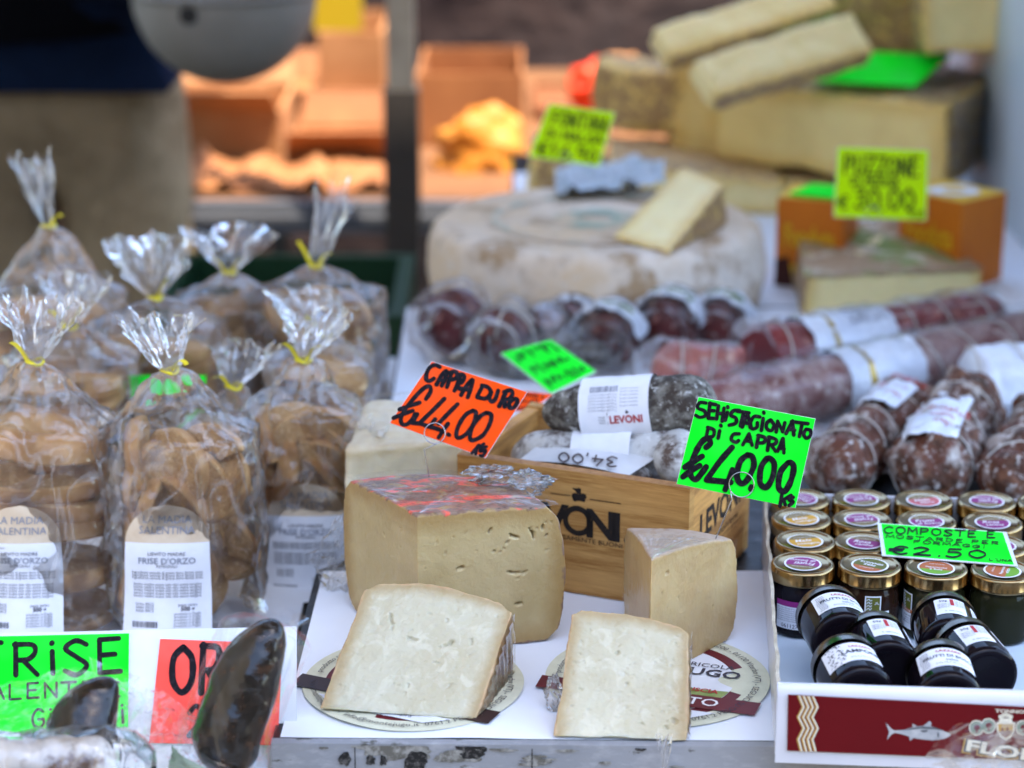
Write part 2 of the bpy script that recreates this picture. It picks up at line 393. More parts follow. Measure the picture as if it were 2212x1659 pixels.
# ------------------------------------------------------------------ marker lettering
GL = {'A': [[(0, 0), (.45, 1), (.55, 1), (.95, 0)], [(.2, .38), (.8, .36)]], 'B': [[(.1, 0), (.1, 1)], [(.1, 1), (.7, .9), (.7, .6), (.1, .52), (.85, .42), (.85, .1), (.1, 0)]],
 'C': [[(.9, .85), (.5, 1), (.08, .6), (.15, .15), (.5, 0), (.9, .15)]], 'D': [[(.12, 0), (.15, 1)], [(.05, 1), (.6, .92), (.9, .5), (.6, .08), (.05, 0)]],
 'E': [[(.85, 1), (.15, .98)], [(.15, .98), (.12, 0)], [(.12, 0), (.88, .03)], [(.15, .52), (.7, .54)]], 'F': [[(.85, 1), (.15, .98)], [(.15, .98), (.12, 0)], [(.15, .52), (.7, .54)]],
 'G': [[(.9, .85), (.5, 1), (.08, .6), (.15, .15), (.55, 0), (.88, .2), (.88, .45)], [(.88, .45), (.5, .45)]], 'H': [[(.1, 0), (.1, 1)], [(.9, 0), (.88, 1)], [(.1, .5), (.9, .52)]],
 'I': [[(.5, 0), (.5, .72)], [(.48, .97), (.52, 1)]], 'K': [[(.1, 0), (.12, 1)], [(.85, 1), (.15, .45), (.9, 0)]], 'L': [[(.15, 1), (.12, 0)], [(.12, 0), (.88, .03)]],
 'M': [[(.02, 0), (.1, 1)], [(.1, 1), (.5, .35)], [(.5, .35), (.9, 1)], [(.9, 1), (.98, 0)]], 'N': [[(.1, 0), (.1, 1)], [(.1, 1), (.88, .02)], [(.88, .02), (.9, 1)]],
 'O': [[(.5, 1), (.1, .75), (.1, .25), (.5, 0), (.9, .25), (.9, .75), (.5, 1)]], 'P': [[(.12, 0), (.15, 1)], [(.1, .97), (.75, .95), (.85, .7), (.65, .5), (.15, .45)]],
 'R': [[(.12, 0), (.15, 1)], [(.1, .97), (.75, .95), (.85, .72), (.6, .5), (.15, .47)], [(.4, .47), (.9, 0)]], 'S': [[(.88, .88), (.5, 1), (.12, .78), (.5, .53), (.88, .27), (.5, 0), (.08, .13)]],
 'T': [[(0, .97), (1, 1)], [(.52, .98), (.48, 0)]], 'U': [[(.1, 1), (.1, .25), (.5, 0), (.88, .25), (.9, 1)]], 'V': [[(.05, 1), (.5, 0)], [(.5, 0), (.95, 1)]], 'X': [[(.05, 1), (.95, 0)], [(.95, 1), (.05, 0)]],
 'Z': [[(.05, .97), (.92, 1)], [(.92, 1), (.08, .02)], [(.08, .02), (.95, .03)]], '0': [[(.5, 1), (.12, .7), (.12, .3), (.5, 0), (.88, .3), (.88, .7), (.5, 1)]], '1': [[(.2, .7), (.55, 1)], [(.55, 1), (.5, 0)]],
 '2': [[(.1, .78), (.45, 1), (.85, .75), (.5, .35), (.08, .02)], [(.08, .02), (.95, .04)]], '3': [[(.1, .92), (.6, 1), (.85, .78), (.4, .55), (.9, .3), (.5, 0), (.08, .12)]],
 '4': [[(.55, 1), (.05, .35)], [(.05, .35), (.95, .33)], [(.75, .6), (.65, 0)]], '5': [[(.85, 1), (.25, .97)], [(.25, .97), (.18, .58)], [(.18, .58), (.7, .6), (.85, .3), (.5, 0), (.08, .1)]],
 '6': [[(.75, 1), (.2, .55), (.15, .2), (.5, 0), (.85, .25), (.6, .5), (.18, .35)]], '8': [[(.5, .52), (.15, .78), (.5, 1), (.85, .78), (.5, .52), (.1, .25), (.5, 0), (.9, .25), (.5, .52)]],
 '9': [[(.85, .75), (.5, 1), (.15, .75), (.5, .5), (.85, .75), (.7, 0)]],
 '€': [[(.95, .88), (.6, 1), (.25, .7), (.22, .3), (.55, 0), (.92, .15)], [(0, .6), (.75, .64)], [(0, .4), (.68, .42)]], '.': [[(.45, .0), (.55, .05)]], ',': [[(.55, .08), (.4, -.14)]], "'": [[(.5, 1), (.45, .8)]], ' ': []}
NARROW = {'I': .5, '.': .4, ',': .4, "'": .4, ' ': .6}
def hand(mb, txt, p0, p1, h, w, mapf, m=1, slant=0, gap=.22, seed=0):
    """hand lettering along the 2-D baseline p0->p1 (y downwards as in a picture), h tall"""
    rg = random.Random(seed + len(txt)); tot = sum(NARROW.get(c, 1) * (1 + gap) for c in txt) - gap
    bx, by = p1[0] - p0[0], p1[1] - p0[1]; L = math.hypot(bx, by); bx /= L; by /= L; ux, uy = by, -bx; cw = L / tot; x = 0
    for c in txt:
        k = NARROW.get(c, 1) * cw; hh = h * rg.uniform(.92, 1.06); dy = rg.uniform(-.04, .04) * h
        for st in GL.get(c.upper(), []):
            pts = []
            for gx, gy in st:
                a = x + gx * k + slant * gy * h; b = gy * hh + dy
                pts.append((p0[0] + bx * a + ux * b, p0[1] + by * a + uy * b))
            mb.stroke(pts, w, mapf, m, n=5)
        x += k * (1 + gap) if c not in NARROW else NARROW[c] * cw * (1 + gap)
def planemap(p, n):
    """picture-space tracing of something flat -> its real plane"""
    n = Vector(n).normalized()
    if n.dot(CAM - Vector(p)) < 0: n = -n
    return lambda u, v, l=0.0: onpl(u, v, p, n) + n * (.0005 + l)
# ------------------------------------------------------------------ material list
pm('paper', (.80, .83, .88), .75, var=(9, (.76, .79, .845), 3, .35, .7), bump=(9, .35, .003))
pm('paper_side', (.66, .67, .69), .8)
pm('card_sleeve', (.70, .72, .74), .18, coat=.4, var=(20, (.60, .62, .64), 3, .4, .7))
pm('neon_green', (.004, .95, .02), .7, spec=.06, var=(12, (.03, .86, .06), 3, .4, .7))
pm('neon_orange', (1.0, .085, .006), .7, spec=.06, var=(12, (.95, .10, .03), 3, .4, .7))
pm('neon_red', (.97, .085, .06), .6, spec=.15, var=(12, (.9, .16, .13), 3, .4, .7))
pm('neon_yellow', (.60, .97, .002), .7, spec=.06, var=(12, (.62, .9, .02), 3, .4, .7))
pm('marker', (.006, .005, .008), .6, spec=.12, var=(300, (.03, .022, .03), 3, .5, .7))
pm('marker_brown', (.035, .014, .014), .4)
pm('steel', (.45, .45, .46), .25, metal=1, bump=(200, .05, .0005))
pm('wood', (.54, .29, .09), .6, var=[(3.2, (.33, .145, .032), 5, .42, .60), (40, (.63, .36, .11), 6, .45, .75)], bump=(60, .25, .0008), stretch=(1.2, 1.2, 26))
pm('wood_end', (.62, .32, .09), .6, var=[(4, (.36, .17, .05), 5, .42, .6)], bump=(60, .3, .0008), stretch=(3, 3, 30))
pm('print_black', (.016, .012, .010), .6, var=(420, (.10, .05, .018), 3, .62, .72))
pm('wood_rim', (.30, .135, .04), .6, var=[(60, (.40, .20, .07), 5, .4, .6)], bump=(60, .3, .0008), stretch=(3, 3, 30))
pm('print_red', (.42, .02, .025), .5)
pm('print_grey', (.24, .25, .30), .6)
pm('print_dark', (.05, .045, .06), .6)
pm('label_white', (.78, .79, .82), .55, var=(30, (.70, .71, .75), 3, .4, .7), bump=(60, .2, .001))
pm('label_tan', (.60, .46, .31), .6, var=(25, (.70, .58, .42), 4, .4, .65))
pm('cream', (.68, .67, .50), .6, var=(60, (.60, .59, .43), 3, .4, .7))
pm('maroon', (.13, .012, .018), .5)
pm('dark_brown', (.035, .016, .014), .5)
pm('deep_green', (.01, .14, .06), .5)
pm('field_green', (.075, .13, .03), .6, var=(150, (.22, .26, .07), 4, .4, .6))
pm('field_light', (.30, .36, .12), .6, var=(150, (.2, .28, .07), 4, .4, .6))
pm('board_paint', (.30, .305, .315), .6, var=[(7, (.25, .255, .265), 5, .35, .65), (70, (.36, .36, .37), 4, .5, .75), (26, (.10, .095, .08), 6, .62, .66)], bump=(90, .35, .001), stretch=(1, 1, 2.2))
pm('board_dark', (.012, .013, .014), .35, var=(40, (.05, .05, .055), 4, .5, .7), bump=(50, .4, .002))
pm('chip', (.12, .112, .092), .8, var=(120, (.30, .29, .26), 5, .45, .6), bump=(150, .6, .001))
pm('hole_dark', (.015, .014, .013), .9, var=(300, (.12, .11, .10), 3, .5, .7))
pm('mould', (.045, .034, .026), .75, var=[(70, (.22, .21, .18), 6, .46, .64), (170, (.45, .45, .42), 5, .56, .68)], bump=(120, .6, .002))
pm('mould_pale', (.10, .07, .055), .75, var=[(45, (.52, .52, .50), 6, .40, .55), (200, (.62, .62, .60), 5, .55, .68)], bump=(120, .6, .002))
pm('dried', (.135, .046, .026), .6, var=[(28, (.05, .030, .018), 5, .4, .6), (60, (.19, .08, .04), 5, .5, .66), (34, (.40, .34, .30), 7, .51, .62), (130, (.58, .54, .50), 6, .56, .66)], bump=(80, .9, .004))
pm('salami_red', (.21, .026, .022), .38, var=[(50, (.14, .020, .020), 5, .4, .6), (85, (.40, .17, .13), 6, .55, .66), (110, (.60, .46, .42), 5, .62, .70)], bump=(70, .5, .0025), coat=.1)
pm('salami_mix', (.16, .045, .036), .5, var=[(45, (.36, .24, .21), 6, .4, .62), (110, (.50, .42, .38), 5, .55, .68)], bump=(70, .6, .0025), coat=.15)
pm('salami_dark', (.10, .018, .016), .4, var=[(50, (.06, .014, .012), 5, .4, .6), (85, (.30, .12, .095), 6, .56, .66), (110, (.50, .42, .40), 5, .62, .70)], bump=(70, .5, .0025))
pm('table_orange', (.17, .072, .026), .75, var=(5, (.12, .05, .018), 4, .4, .65))
pm('salami_cut', (.17, .018, .022), .4, var=[(42, (.52, .34, .34), 3, .63, .66), (240, (.2, .05, .05), 3, .5, .7)], coat=.3)
pm('fat_pink', (.46, .16, .125), .4, var=[(32, (.22, .05, .045), 5, .42, .6), (60, (.62, .42, .34), 5, .5, .68)], bump=(60, .6, .003), coat=.15)
pm('twine', (.58, .54, .48), .85)
pm('paper_wrap', (.72, .75, .80), .35, var=(28, (.60, .64, .72), 4, .4, .68), bump=(36, .7, .006), coat=.3)
pm('gold_foil', (.45, .30, .05), .35, metal=.6)
pm('lid_gold', (.30, .205, .095), .17, metal=1, var=(14, (.40, .28, .14), 3, .4, .7), bump=(40, .04, .001))
pm('lid_bronze', (.17, .15, .125), .24, metal=1, bump=(40, .05, .001)); pm('lid_rim', (.60, .545, .42), .24, metal=1)
pm('glass_dark', (.006, .004, .006), .05, spec=.16)
pm('glass_brown', (.020, .008, .004), .05, spec=.16)
pm('glass_olive', (.016, .016, .006), .05, spec=.16)
pm('glass_amber', (.10, .035, .006), .05, spec=.16)
pm('st_purple', (.25, .022, .16), .5, spec=.2); pm('st_olive', (.20, .145, .045), .5, spec=.2); pm('st_yellow', (.64, .34, .02), .5, spec=.2)
pm('st_pink', (.52, .12, .13), .5, spec=.2); pm('st_green', (.16, .36, .025), .5, spec=.2); pm('st_rust', (.42, .12, .035), .5, spec=.2)
pm('st_moss', (.12, .125, .02), .5, spec=.2); pm('white_ink', (.85, .85, .85), .4)
pm('box_white', (.66, .66, .69), .28, coat=.35, var=(10, (.58, .58, .62), 3, .4, .7), bump=(25, .1, .002))
pm('box_red', (.125, .004, .007), .4, spec=.15, var=(6, (.105, .003, .006), 3, .4, .7))
pm('box_floor', (.60, .70, .78), .5, var=(6, (.52, .62, .72), 3, .4, .7))
pm('kraft', (.40, .34, .25), .9, var=[(60, (.55, .49, .38), 5, .4, .65)], bump=(120, .7, .002))
pm('ink_gold', (.50, .30, .08), .4); pm('ink_cream', (.75, .70, .55), .4); pm('fish_grey', (.36, .37, .38), .4, var=(80, (.55, .55, .54), 3, .4, .65)); pm('fish_dark', (.10, .11, .12), .4)
pm('crumb', (.54, .315, .125), .85, var=[(60, (.46, .26, .105), 5, .4, .62), (210, (.76, .53, .28), 4, .55, .7)], bump=(120, .8, .003))
pm('crust', (.46, .225, .075), .6, var=[(22, (.60, .35, .14), 5, .42, .65)], bump=(70, .4, .002))
pm('tie_yellow', (.80, .66, .03), .4)
pm('dark_meat', (.005, .003, .002), .13, spec=.45, var=[(70, (.05, .022, .010), 5, .5, .7)], bump=(60, .8, .002))
pm('mottled', (.60, .56, .50), .7, var=[(26, (.13, .065, .035), 5, .54, .62)], bump=(50, .6, .004))
pm('crate_green', (.006, .035, .012), .5); pm('lime', (.35, .55, .04), .5); pm('pale_green', (.22, .27, .20), .5)
pm('wheel_rind', (.64, .48, .31), .8, var=[(7, (.80, .71, .60), 6, .42, .58), (14, (.40, .27, .15), 6, .50, .62), (90, (.60, .56, .50), 5, .58, .7)], bump=(40, .5, .003))
pm('stamp', (.34, .42, .33), .8, var=[(16, (.68, .52, .36), 6, .44, .56)], bump=(40, .4, .002))
pm('torn_paper', (.50, .56, .60), .7, var=[(40, (.35, .44, .45), 5, .5, .66)], bump=(40, .6, .004))
pm('herb_top', (.38, .25, .14), .7, var=[(14, (.20, .27, .06), 5, .48, .60), (22, (.62, .54, .40), 5, .54, .66)], bump=(90, .8, .004))
pm('pkg_orange', (.66, .18, .010), .45, var=(8, (.58, .14, .008), 3, .4, .7)); pm('pkg_yellow', (.78, .46, .015), .45); pm('pkg_dark', (.06, .012, .006), .4)
pm('panel_grey', (.52, .60, .66), .45, var=(5, (.47, .55, .61), 3, .4, .7))
pm('asphalt', (.055, .055, .056), .9, var=(30, (.07, .07, .068), 5, .4, .65), bump=(80, .4, .01))
pm('awning_cloth', (.70, .58, .42), .9, var=(4, (.64, .52, .36), 4, .4, .65))
pm('awning_far', (.30, .15, .07), .9)
pm('shade_brown', (.040, .020, .014), .8, var=(3, (.024, .013, .010), 4, .4, .65), bump=(8, .6, .05))
pm('carton', (.31, .122, .040), .75, var=[(5, (.22, .078, .024), 4, .4, .65)], bump=(20, .3, .004))
pm('carton_pale', (.43, .20, .078), .75, var=[(5, (.31, .132, .046), 4, .4, .65)], bump=(20, .3, .004))
pm('carton_dark', (.16, .055, .018), .8); pm('bag_orange', (.44, .15, .012), .5, var=(9, (.46, .21, .03), 4, .4, .65), bump=(14, .9, .02))
pm('red_orange', (.75, .05, .01), .45); pm('orange_soft', (.78, .22, .05), .5); pm('tag_yellow', (.40, .28, .008), .5)
pm('post_grey', (.20, .19, .17), .5, metal=.3, var=(5, (.12, .11, .10), 3, .4, .6)); pm('post_dark', (.045, .037, .031), .6)
pm('tray_grey', (.12, .125, .14), .5, spec=.2, var=(6, (.10, .105, .12), 3, .4, .7)); pm('rubber_black', (.01, .01, .012), .6)
pm('pan_grey', (.25, .232, .20), .5, spec=.3, var=(7, (.21, .195, .165), 4, .4, .65)); pm('bolt_dark', (.02, .02, .02), .5)
pm('navy', (.004, .010, .028), .95, spec=.1, var=(9, (.003, .007, .02), 4, .4, .65), bump=(18, .6, .02)); pm('black_cloth', (.002, .002, .003), .95, spec=.05)
pm('khaki', (.30, .225, .135), .95, spec=.1, var=(6, (.20, .148, .088), 4, .4, .65), bump=(9, .9, .04)); pm('skin', (.45, .25, .17), .5, sss=.1); pm('hair', (.03, .02, .015), .6)
film('film_clear', .035, 1.3, .10, 26)
film('film_tight', .018, .8, .09, 40, bstr=.3)
film('film_bag', .08, 1.2, .14, 30)
film('film_top', .012, .09, .10, 40, bstr=.3)
film('film_dull', .09, 1.2, .14, 26)
film('film_soft', .028, .5, .10, 22, bstr=.7)
film('film_cling', .010, .17, .10, 40, bstr=.25)
cheesemat('hard_goat', (.50, .385, .19), (.44, .33, .15), (.36, .235, .085), (.19, .10, .06), (.26, .18, .125), .020, paint=(.78, .12, .07))
cheesemat('white_goat', (.545, .50, .35), (.49, .435, .285), (.40, .295, .14), (.42, .26, .12), (.56, .40, .23), .012, rough=.5, flake=.8)
cheesemat('semi_goat', (.54, .385, .18), (.47, .31, .135), (.47, .315, .125), (.36, .25, .17), (.44, .33, .24), .008)
cheesemat('cream_cheese', (.72, .65, .46), (.66, .58, .39), (.60, .50, .30), (.60, .50, .33), (.68, .59, .42), .010)
cheesemat('yellow_hard', (.90, .71, .28), (.84, .65, .25), (.80, .56, .17), (.38, .23, .085), (.44, .29, .12), .03)
cheesemat('yellow_pale', (.90, .75, .36), (.85, .69, .31), (.76, .54, .18), (.36, .22, .10), (.42, .28, .14), .02)
pm('facade', (.36, .26, .17), .9, var=(.6, (.30, .21, .14), 4, .4, .65)); pm('window_dark', (.02, .025, .03), .1)
# ------------------------------------------------------------------ setting
g = MB(); g.poly([V(-60, -40, -.92), V(60, -40, -.92), V(60, 80, -.92), V(-60, 80, -.92)]); tag(g.build('ground', 'asphalt'), kind='structure')
def tabletop(name, pts, z, th, mats, label, legs=()):
    t = thing(name, label, 'market table', (sum(p[0] for p in pts) / len(pts), sum(p[1] for p in pts) / len(pts), -.92))
    m = MB(); m.prism([V(p[0], p[1], z) for p in pts], (0, 0, -th), 0, 1); m.build('tabletop', mats, t)
    for (x, y) in legs:
        l = MB(); l.box((x, y, (-.92 + z - th) / 2), (.04, .04, z - th + .92)); l.build('leg', 'post_grey', t)
    return t
main = tabletop('display_table', [(-.168, 1.448), (1.0, 1.43), (1.0, 3.45), (.0, 3.45), (.0, 2.70), (-.06, 2.58), (-.125, 2.56), (-.125, 1.80), (-.162, 1.76)], -.0012, .06, ['board_dark', 'board_dark'], 'worn grey painted display table carrying cheeses, salami and jars', [(-.1, 1.6), (.9, 1.6), (.9, 3.3), (.05, 3.3)])
def fascia_y(x): return 1.448 - (x + .168) * .0154
fb = MB()
fb.prism([V(-.168, fascia_y(-.168) - .0005, .0), V(1.0, fascia_y(1.0) - .0005, .0), V(1.0, fascia_y(1.0) - .0005, -.075), V(-.168, fascia_y(-.168) - .0005, -.075)], (0, -.008, 0))
rg = random.Random(4)
def fpt(x, z, l=0): return V(x, fascia_y(x) - .0086 - l, z)
def blot(mb, cx, cz, rx, rz, m, seed, l=.0004, n=26):
    pts = []
    for i in range(n):
        a = 2 * math.pi * i / n; k = 1 + .55 * noise.noise(Vector((math.cos(a) * 1.7 + seed * 5, math.sin(a) * 1.7, seed)))
        pts.append(fpt(cx + rx * k * math.cos(a), min(cz + rz * k * math.sin(a), -.0012), l))
    mb.poly(pts, m)
for i, (u, v, rx, rz, m) in enumerate([(835, 1612, .024, .006, 1), (860, 1622, .017, .005, 1), (900, 1619, .012, .006, 1), (1012, 1612, .010, .007, 2), (1000, 1628, .013, .005, 1), (960, 1632, .007, .004, 1), (1022, 1626, .008, .004, 2),
        (900, 1642, .008, .008, 2), (746, 1637, .004, .005, 2), (802, 1638, .0035, .004, 2), (829, 1639, .003, .0035, 2), (1160, 1628, .008, .0016, 1), (1166, 1637, .011, .002, 1), (1150, 1633, .006, .0025, 1), (1148, 1644, .009, .0016, 1), (1380, 1611, .004, .0012, 2),
        (1305, 1640, .005, .0012, 1), (1460, 1648, .006, .0012, 1), (700, 1612, .003, .0008, 1), (1090, 1614, .010, .0012, 1), (1225, 1614, .008, .001, 1)]):
    p = ony(u, v, 1.44); blot(fb, p.x, p.z, rx, rz, m, i + .37, .0003 + .00006 * i)
for u in (766, 1148):
    p = ony(u, 1620, 1.44); fb.poly([fpt(p.x, -.002, .002), fpt(p.x + .0008, -.002, .002), fpt(p.x + .0008, -.075, .002), fpt(p.x, -.075, .002)], 2)
fb.build('front_board', ['board_paint', 'chip', 'hole_dark'], main)
lt = tabletop('side_table', [(-1.3, 1.28), (-.178, 1.28), (-.178, 1.8), (-.1255, 1.815), (-.1255, 2.52), (-1.3, 2.52)], -.047, .04, ['paper', 'board_dark'], 'lower white covered table under the bagged bread', [(-1.2, 1.4), (-.25, 1.4), (-.25, 2.4), (-1.2, 2.4)])
# white paper sheet on the board
ps = MB()
def sheet(mb, pts, th=.0008, n=30, m=0, wav=.0012, seed=0, ms=1, front_drop=0):
    a, b, c, d = [Vector(p) for p in pts]
    def fn(u, w):
        q = a.lerp(b, u).lerp(d.lerp(c, u), w); q = q.copy()
        q.z += wav * max(0, noise.noise(Vector((q.x * 14 + seed, q.y * 14, seed)))) + .0003
        return q
    mb.grid(n, n, fn, m)
p0, p1, p2, p3 = V(-.1622, fascia_y(-.16) + .0, 0), V(.190, fascia_y(.19) + .0, 0), V(.262, 1.98, 0), V(-.122, 1.98, 0)
P4 = V(-.156, 1.755, 0)
sheet(ps, [p0, p1, V(.24, 1.755, 0), P4], seed=3)
tag(ps.build('paper_sheet', 'paper', loc=(0, 1.6, 0), smooth=True), 'large white paper sheet spread under the cut goat cheeses', 'paper sheet')
ps = MB(); sheet(ps, [V(-.122, 1.99, .001), V(.75, 1.99, .001), V(.75, 2.565, .001), V(-.122, 2.555, .001)], seed=8, wav=.004, n=50); sheet(ps, [V(.003, 2.566, .0015), V(.75, 2.566, .0015), V(.75, 3.3, .0015), V(.003, 3.3, .0015)], seed=8, wav=.003, n=40)
tag(ps.build('paper_sheet', 'paper', loc=(0, 2.4, 0), smooth=True), 'white paper sheet covering the table under the salami and big cheese wheel', 'paper sheet')
# ------------------------------------------------------------------ printed paper discs
def disc(u0, v0, rad, rot, label, kind):
    c = onz(u0, v0, .0018); mb = MB()
    def mp(x, y, l=0): a, b = math.cos(rot), math.sin(rot); return V(c.x + x * a - y * b, c.y + x * b + y * a, .0018 + .0011 * (math.hypot(x, y) / rad) ** 4 * max(0, math.sin(3 * math.atan2(y, x) + 1)) + l)
    def ring(r0, r1, m, l, a0=0, a1=2 * math.pi, n=72):
        for i in range(n):
            a, b = a0 + (a1 - a0) * i / n, a0 + (a1 - a0) * (i + 1) / n
            q = [(r1 * math.cos(a), r1 * math.sin(a)), (r1 * math.cos(b), r1 * math.sin(b)), (r0 * math.cos(b), r0 * math.sin(b)), (r0 * math.cos(a), r0 * math.sin(a))]
            mb.poly([mp(x, y, l) for x, y in q], m)
    ring(0, rad, 0, 0); ring(0, rad * .80, 1, .0002); ring(0, rad * .685, 2, .0004)
    def seg(pts, m, l): mb.poly([mp(x * rad, y * rad, l) for x, y in pts], m)
    def arc(r, a0, a1, n=16): return [(r * math.cos(a0 + (a1 - a0) * i / n), r * math.sin(a0 + (a1 - a0) * i / n)) for i in range(n + 1)]
    seg(arc(.684, -.55, -2.6) + [(-.3, -.05), (.2, .02)], 3, .0006)
    seg(arc(.684, -.18, -.55) + [(0, -.42), (-.2, -.2)], 4, .0008)
    bn = [(-.99, -.27), (.99, -.27), (.98, -.52), (-.98, -.52)]
    seg(bn, 1 if kind else 5, .0010)
    seg([(-.66, -.58), (.66, -.58), (.45, -.74), (-.45, -.74)], 2, .0010)
    seg(arc(.46, 2.2, 4.0), 6, .0009); seg(arc(.33, 2.2, 4.0), 2, .0011)
    t = lambda s, x, y, z, m, b=.0: mb.text(s, lambda p, q: mp(p, q, .0013), z * rad, m, x * rad, y * rad, bold=b)
    t('STAGIONATO', 0, -.46, .20, 7, .01); t('AZIENDA AGRICOLA', .08, .32, .115, 8); t('MONTEJUGO', .08, .14, .21, 8, .02); t('latte crudo di capra', 0, -.69, .08, 8); t('TUSCIA', .42, -.2, .10, 9, .03)
    def circ(s, r, a_mid, size, m, flip=False):
        vs, fs = text_mesh(s); w = max(v.x for v in vs); out = []
        for v in vs:
            x = (v.x - w / 2) * size; y = v.y * size
            a = a_mid - x / r if not flip else a_mid + x / r
            rr = r + y if not flip else r - y
            out.append(mp(rr * math.cos(a), rr * math.sin(a), .0013))
        mb.add(out, fs, m)
    circ("prodotto nell'Azienda Agricola - S.S. Commenda Km 2,200 - 01100 Viterbo (VT) - SEGUICI SU", rad * .86, 1.45, rad * .085, 8)
    circ('www.montejugo.it  -  info@montejugo.it', rad * .93, -1.9, rad * .095, 8, True); circ('0761.2 PESO', rad * .93, -.75, rad * .09, 8, True); circ('ingredienti: latte di capra, fermenti lattici, penicillium', rad * .76, -1.75, rad * .055, 7, True)
    tag(mb.build('paper_disc', ['cream', 'maroon', 'label_white', 'field_green', 'field_light', 'dark_brown', 'deep_green', 'white_ink', 'print_dark', 'print_red'], loc=(c.x, c.y, .0018)), label, 'paper label', 'round printed cheese papers')
disc(893, 1473, .0815, -.42, 'round printed paper with a dark brown band under the bigger white wedge', 0)
disc(1420, 1464, .083, -.30, 'round printed paper with maroon band and green field picture under smaller white wedge', 1)
# ------------------------------------------------------------------ foreground cheeses
def placed(org, xdir, zdir):
    z = Vector(zdir).normalized(); x = Vector(xdir); x = (x - z * x.dot(z)).normalized(); y = z.cross(x)
    m = Matrix((x, y, z)).transposed().to_4x4(); m.translation = Vector(org); return m
T = onz(905, 1417, .0012)
cd = thing('cheese_wedge', 'tall quarter of hard goat cheese with brown crust smeared with red paint', 'cheese', T)
rgA = random.Random(2)
a_r, a_l, RA, HA = R(15.5), R(123), .108, .1135
def cutpt(a, r, z): return (r * math.cos(a), r * math.sin(a), z)
nR = (math.sin(a_r), -math.cos(a_r), 0); nL = (-math.sin(a_l), math.cos(a_l), 0)
HS = []
for (s, z, a, b, dp, ro) in [(.50, .855, .0026, .0011, .003, 1.2), (.80, .80, .004, .0012, .004, 1.9), (.665, .80, .0052, .0012, .0035, -.5), (.62, .755, .002, .001, .002, .2), (.87, .85, .0022, .001, .003, 1.3), (.90, .79, .0018, .001, .003, .2), (.29, .60, .0035, .0016, .0035, .5), (.66, .535, .0058, .0011, .0035, -.1), (.74, .53, .0022, .001, .002, .3), (.70, .305, .003, .0013, .003, -.2), (.53, .70, .0014, .0009, .0018, 0), (.575, .69, .0013, .0009, .0018, .8), (.78, .845, .0018, .0008, .002, 1), (.70, .86, .0014, .0007, .0016, .4), (.40, .72, .001, .0007, .0012, .4), (.13, .80, .0012, .0007, .001, 0), (.33, .85, .001, .0006, .001, 0), (.05, .62, .001, .0006, .001, 0)]:
    HS.append((cutpt(a_r, s * .112, z * HA), nR, a, b * 1.05, dp * 1.3, ro))
for _ in range(26):
    s, z = rgA.uniform(.05, .95), rgA.uniform(.08, .93); a = rgA.uniform(.0006, .0013); HS.append((cutpt(a_r if rgA.random() < .6 else a_l, s * .11, z * HA), nR if _ % 2 else nL, a, a * .6, .0012, rgA.uniform(0, 3)))
wheelwedge('paste', 'hard_goat', placed(T, (1, 0, 0), (0, 0, 1)), a_r, a_l, RA, HA, .008, .00115, 3, HS, 3, .0005, cd, topdome=.004, cr=.007)
def crumpled(mb, c, sx, sy, sz, seed, n=34, m=0, amp=.55):
    """a wad of crumpled clear film"""
    c = Vector(c)
    def fn(u, w):
        a, b = 2 * math.pi * u, math.pi * (w - .5); d = Vector((math.cos(a) * math.cos(b), math.sin(a) * math.cos(b), math.sin(b)))
        k = 1 + amp * (noise.fractal(d * 2.6 + Vector((seed, 0, 0)), .9, 2.2, 4)) + .25 * (1 - abs(noise.noise(d * 5 + Vector((0, seed, 0)))) * 2)
        return c + Vector((d.x * sx, d.y * sy, d.z * sz)) * k
    mb.grid(n, n, fn, m, wrap=True)
w = MB(); wk = MB(); q = onz(1105, 1040, .115); crumpled(wk, q + V(0, .006, -.001), .022, .010, .005, 3); q = onz(1140, 1052, .113); crumpled(wk, q + V(0, .008, .0), .013, .008, .008, 9); q = onz(1060, 1022, .115); crumpled(wk, q + V(0, .004, .0), .016, .006, .004, 5); wk.build('film_tuft', 'film_clear', cd, smooth=True)
# tight film over the top, pulled in radial pleats
def topfilm(u, t):
    a = a_r + (a_l - a_r) * u; r = .004 + t * (RA - .002)
    return T + V(r * math.cos(a), r * math.sin(a), HA + .0012 - .004 * (r / RA) ** 2 + .0006 * math.sin(a * 70) * math.exp(-((u - .45) * 6) ** 2) + .0003 * noise.noise(Vector((a * 9, r * 120, 0))))
w.grid(90, 24, topfilm, 0)
w.build('plastic_wrap', 'film_top', cd, smooth=True)
# white wedge lying on its cut face (bigger one)
A, B = onz(690, 1530, .006), onz(1030, 1550, .002)
ax = (B - A).normalized(); ln = (B - A).length
ax = (Matrix.Rotation(R(-2), 3, 'Z') @ ax).normalized()
def lying(name, A, ax, ln, al, Rr, label, seed, HS, back=V(0, 1, 0), bulge=.006, roll=0, amp=.0009, rough=.0005, taper=0, shear=0, narrow=0):
    z = ax.copy(); b = (back - z * back.dot(z)).normalized()
    if roll: b = (Matrix.Rotation(roll, 3, z) @ b).normalized()
    M = placed(A, b, z); hs = []
    n = (-math.sin(al), math.cos(al), 0)
    for (s, t, a, bb, dp, ro) in HS: hs.append((cutpt(al, s * Rr, t * ln), n, a, bb, dp, ro))
    w = thing(name, label, 'cheese', A)
    wheelwedge('paste', 'white_goat', M, 0, al, Rr, ln, bulge, .0011, 2, hs, seed, amp, w, rough=rough, cr=.004, taper=taper, shear=shear, narrow=narrow); return w, M
rg = random.Random(11)
